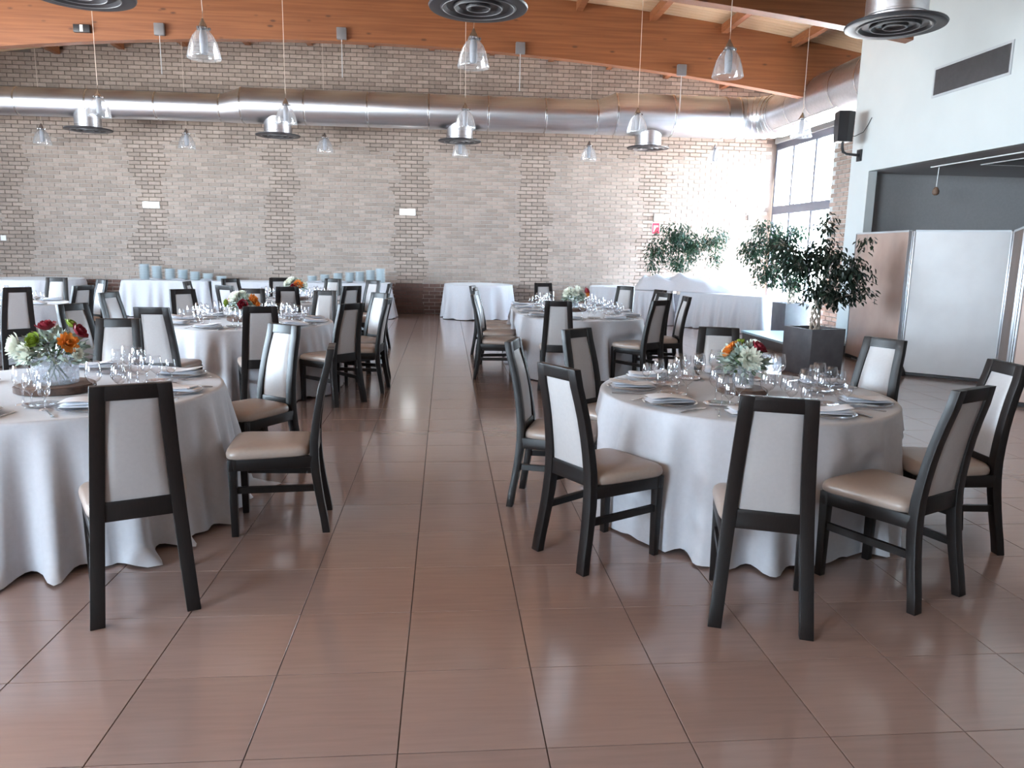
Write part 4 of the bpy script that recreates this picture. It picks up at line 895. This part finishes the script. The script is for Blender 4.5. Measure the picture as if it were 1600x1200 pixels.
# ================================================================== POTTED FICUS TREES
def one_leaf(size):
    l, w = size, size*0.42
    return [(0, 0, 0), (w*0.5, 0.004, -l*0.35), (w*0.32, 0.0, -l*0.72), (0, -0.006, -l), (-w*0.32, 0.0, -l*0.72), (-w*0.5, 0.004, -l*0.35), (0, -0.008, -l*0.5)], [(0, 1, 6), (1, 2, 6), (2, 3, 6), (3, 4, 6), (4, 5, 6), (5, 0, 6)]
def tree(label, x, y, z0, box, bh, rz, clumps, n, size, seed, indiv, trunk_h, mleaf='leaf'):
    rn = random.Random(seed)
    p = thing('planter_box', 'square grey planter box of the '+label.split(' potted')[0]+' potted ficus tree', 'planter', (x, y, z0), rz, 'planter boxes')
    h = box/2
    g = G().loft([[(-h*k, -h*k, z), (h*k, -h*k, z), (h*k, h*k, z), (-h*k, h*k, z)] for k, z in ((0.97, 0.0), (1.0, bh), (0.90, bh), (0.88, bh-0.08))])
    obj('box', g.mesh('box', M['planter'], bevel=0.004), p)
    obj('soil', G().box((0, 0, bh-0.072), (box*0.87, box*0.87, 0.012)).mesh('soil', M['soil'], smooth=False), p)
    t = thing('ficus_tree', label, 'tree', (x, y, z0+bh-0.064), 0, 'potted ficus trees')
    g = G(); rt_ = 0.062
    for k in range(5):
        for sgn in (-1, 1):
            a0 = 2*PI*k/5
            g.tube([(rt_*(1-0.15*i/12)*math.cos(a0+sgn*i*0.26), rt_*(1-0.15*i/12)*math.sin(a0+sgn*i*0.26), trunk_h*i/12) for i in range(13)], 0.0115, 6)
    obj('braided_trunk', g.mesh('braided_trunk', M['twig']), t)
    g = G(); base = Vector((0, 0, trunk_h-0.02)); off = Vector((x, y, z0+bh-0.064))
    tot = sum(c[3]*c[4]*c[5] for c in clumps); leaves = []
    for cx, cy, cz, rx, ry, rz_ in clumps:
        c = Vector((cx, cy, cz))-off; m_ = (base+c)/2+Vector((rn.uniform(-.08, .08), rn.uniform(-.08, .08), 0.06))
        g.tube([base, m_, c], [0.014, 0.009, 0.004], 6)
        tips = []
        for q in range(9):
            d = Vector((rn.gauss(0, 1), rn.gauss(0, 1), rn.gauss(0, 0.8))).normalized(); e_ = c+Vector((d.x*rx, d.y*ry, d.z*rz_))*0.85
            g.tube([c, (c+e_)/2+Vector((0, 0, 0.03)), e_], [0.004, 0.003, 0.0015], 5); tips.append(e_)
        for q in range(int(n*rx*ry*rz_/tot)):
            if rn.random() < 0.45: e_ = rn.choice(tips); s_ = rn.random(); pt = c+(e_-c)*s_+Vector((rn.gauss(0, .05), rn.gauss(0, .05), rn.gauss(0, .05)))
            else:
                d = Vector((rn.gauss(0, 1), rn.gauss(0, 1), rn.gauss(0, 1))).normalized()*rn.random()**0.45; pt = c+Vector((d.x*rx, d.y*ry, d.z*rz_))
            out = (pt-c); a = math.atan2(out.y, out.x)+rn.gauss(0, 0.7)
            rot = Matrix.Rotation(a-PI/2, 4, 'Z') @ Matrix.Rotation(rn.uniform(0.1, 1.25), 4, 'X') @ Matrix.Rotation(rn.uniform(-.6, .6), 4, 'Y')
            leaves.append((pt, rot, rn.uniform(0.7, 1.15)))
    obj('branches', g.mesh('branches', M['twig']), t)
    lv, lf = one_leaf(size)
    leaves.sort(key=lambda q: (q[0]+off-Vector((0, 0, EYE))).length)
    if indiv:
        me = G().add(lv, lf).mesh('leaf', M[mleaf], angle=60)
        for pt, rot, s_ in leaves[:indiv]:
            o = obj('leaf', me, t); o.matrix_local = Matrix.Translation(pt) @ rot @ Matrix.Scale(s_, 4)
    g = G()
    for pt, rot, s_ in leaves[indiv:]: g.add([pt + rot @ (Vector(v)*s_) for v in lv], lf)
    obj('foliage', g.mesh('foliage', M[mleaf], angle=60), t, kind='stuff')
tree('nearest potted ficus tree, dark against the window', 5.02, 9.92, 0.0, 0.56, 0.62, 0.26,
     [(5.05, 9.9, 1.55, 0.33, 0.35, 0.30), (5.40, 9.85, 1.35, 0.34, 0.30, 0.26), (4.75, 9.95, 1.45, 0.30, 0.30, 0.28), (5.34, 10.0, 1.06, 0.34, 0.28, 0.18), (4.92, 9.7, 1.14, 0.34, 0.28, 0.24), (5.10, 10.0, 1.98, 0.15, 0.18, 0.20), (5.58, 9.8, 1.78, 0.14, 0.12, 0.14), (4.55, 10.0, 1.7, 0.2, 0.2, 0.18), (5.66, 9.85, 1.10, 0.14, 0.14, 0.16)], 2300, 0.088, 31, 300, 0.36, 'leaf_backlit')
tree('middle potted ficus tree between the long white table and the nearest tree', 6.60, 14.05, 0.0, 0.50, 0.68, 0.10,
     [(6.25, 14.1, 1.85, 0.46, 0.4, 0.34), (5.82, 14.1, 1.62, 0.34, 0.35, 0.32), (6.45, 14.1, 1.5, 0.46, 0.4, 0.38), (6.1, 14.0, 1.20, 0.38, 0.35, 0.26), (6.6, 14.0, 1.08, 0.34, 0.3, 0.26), (6.0, 14.2, 2.08, 0.24, 0.22, 0.18), (6.65, 14.1, 2.0, 0.28, 0.25, 0.2)], 3600, 0.085, 33, 0, 0.34)
tree('farthest potted ficus tree, pale green, before the brick wall', 5.48, 17.45, 0.0, 0.50, 0.62, 0.0,
     [(5.25, 17.4, 1.92, 0.56, 0.4, 0.38), (4.85, 17.35, 1.6, 0.34, 0.3, 0.34), (5.65, 17.4, 1.7, 0.46, 0.4, 0.36), (6.2, 17.4, 1.9, 0.36, 0.3, 0.34), (5.35, 17.3, 1.35, 0.42, 0.3, 0.22), (6.2, 17.3, 1.5, 0.20, 0.2, 0.26), (4.75, 17.3, 1.25, 0.2, 0.2, 0.16)], 3600, 0.085, 35, 0, 0.5)
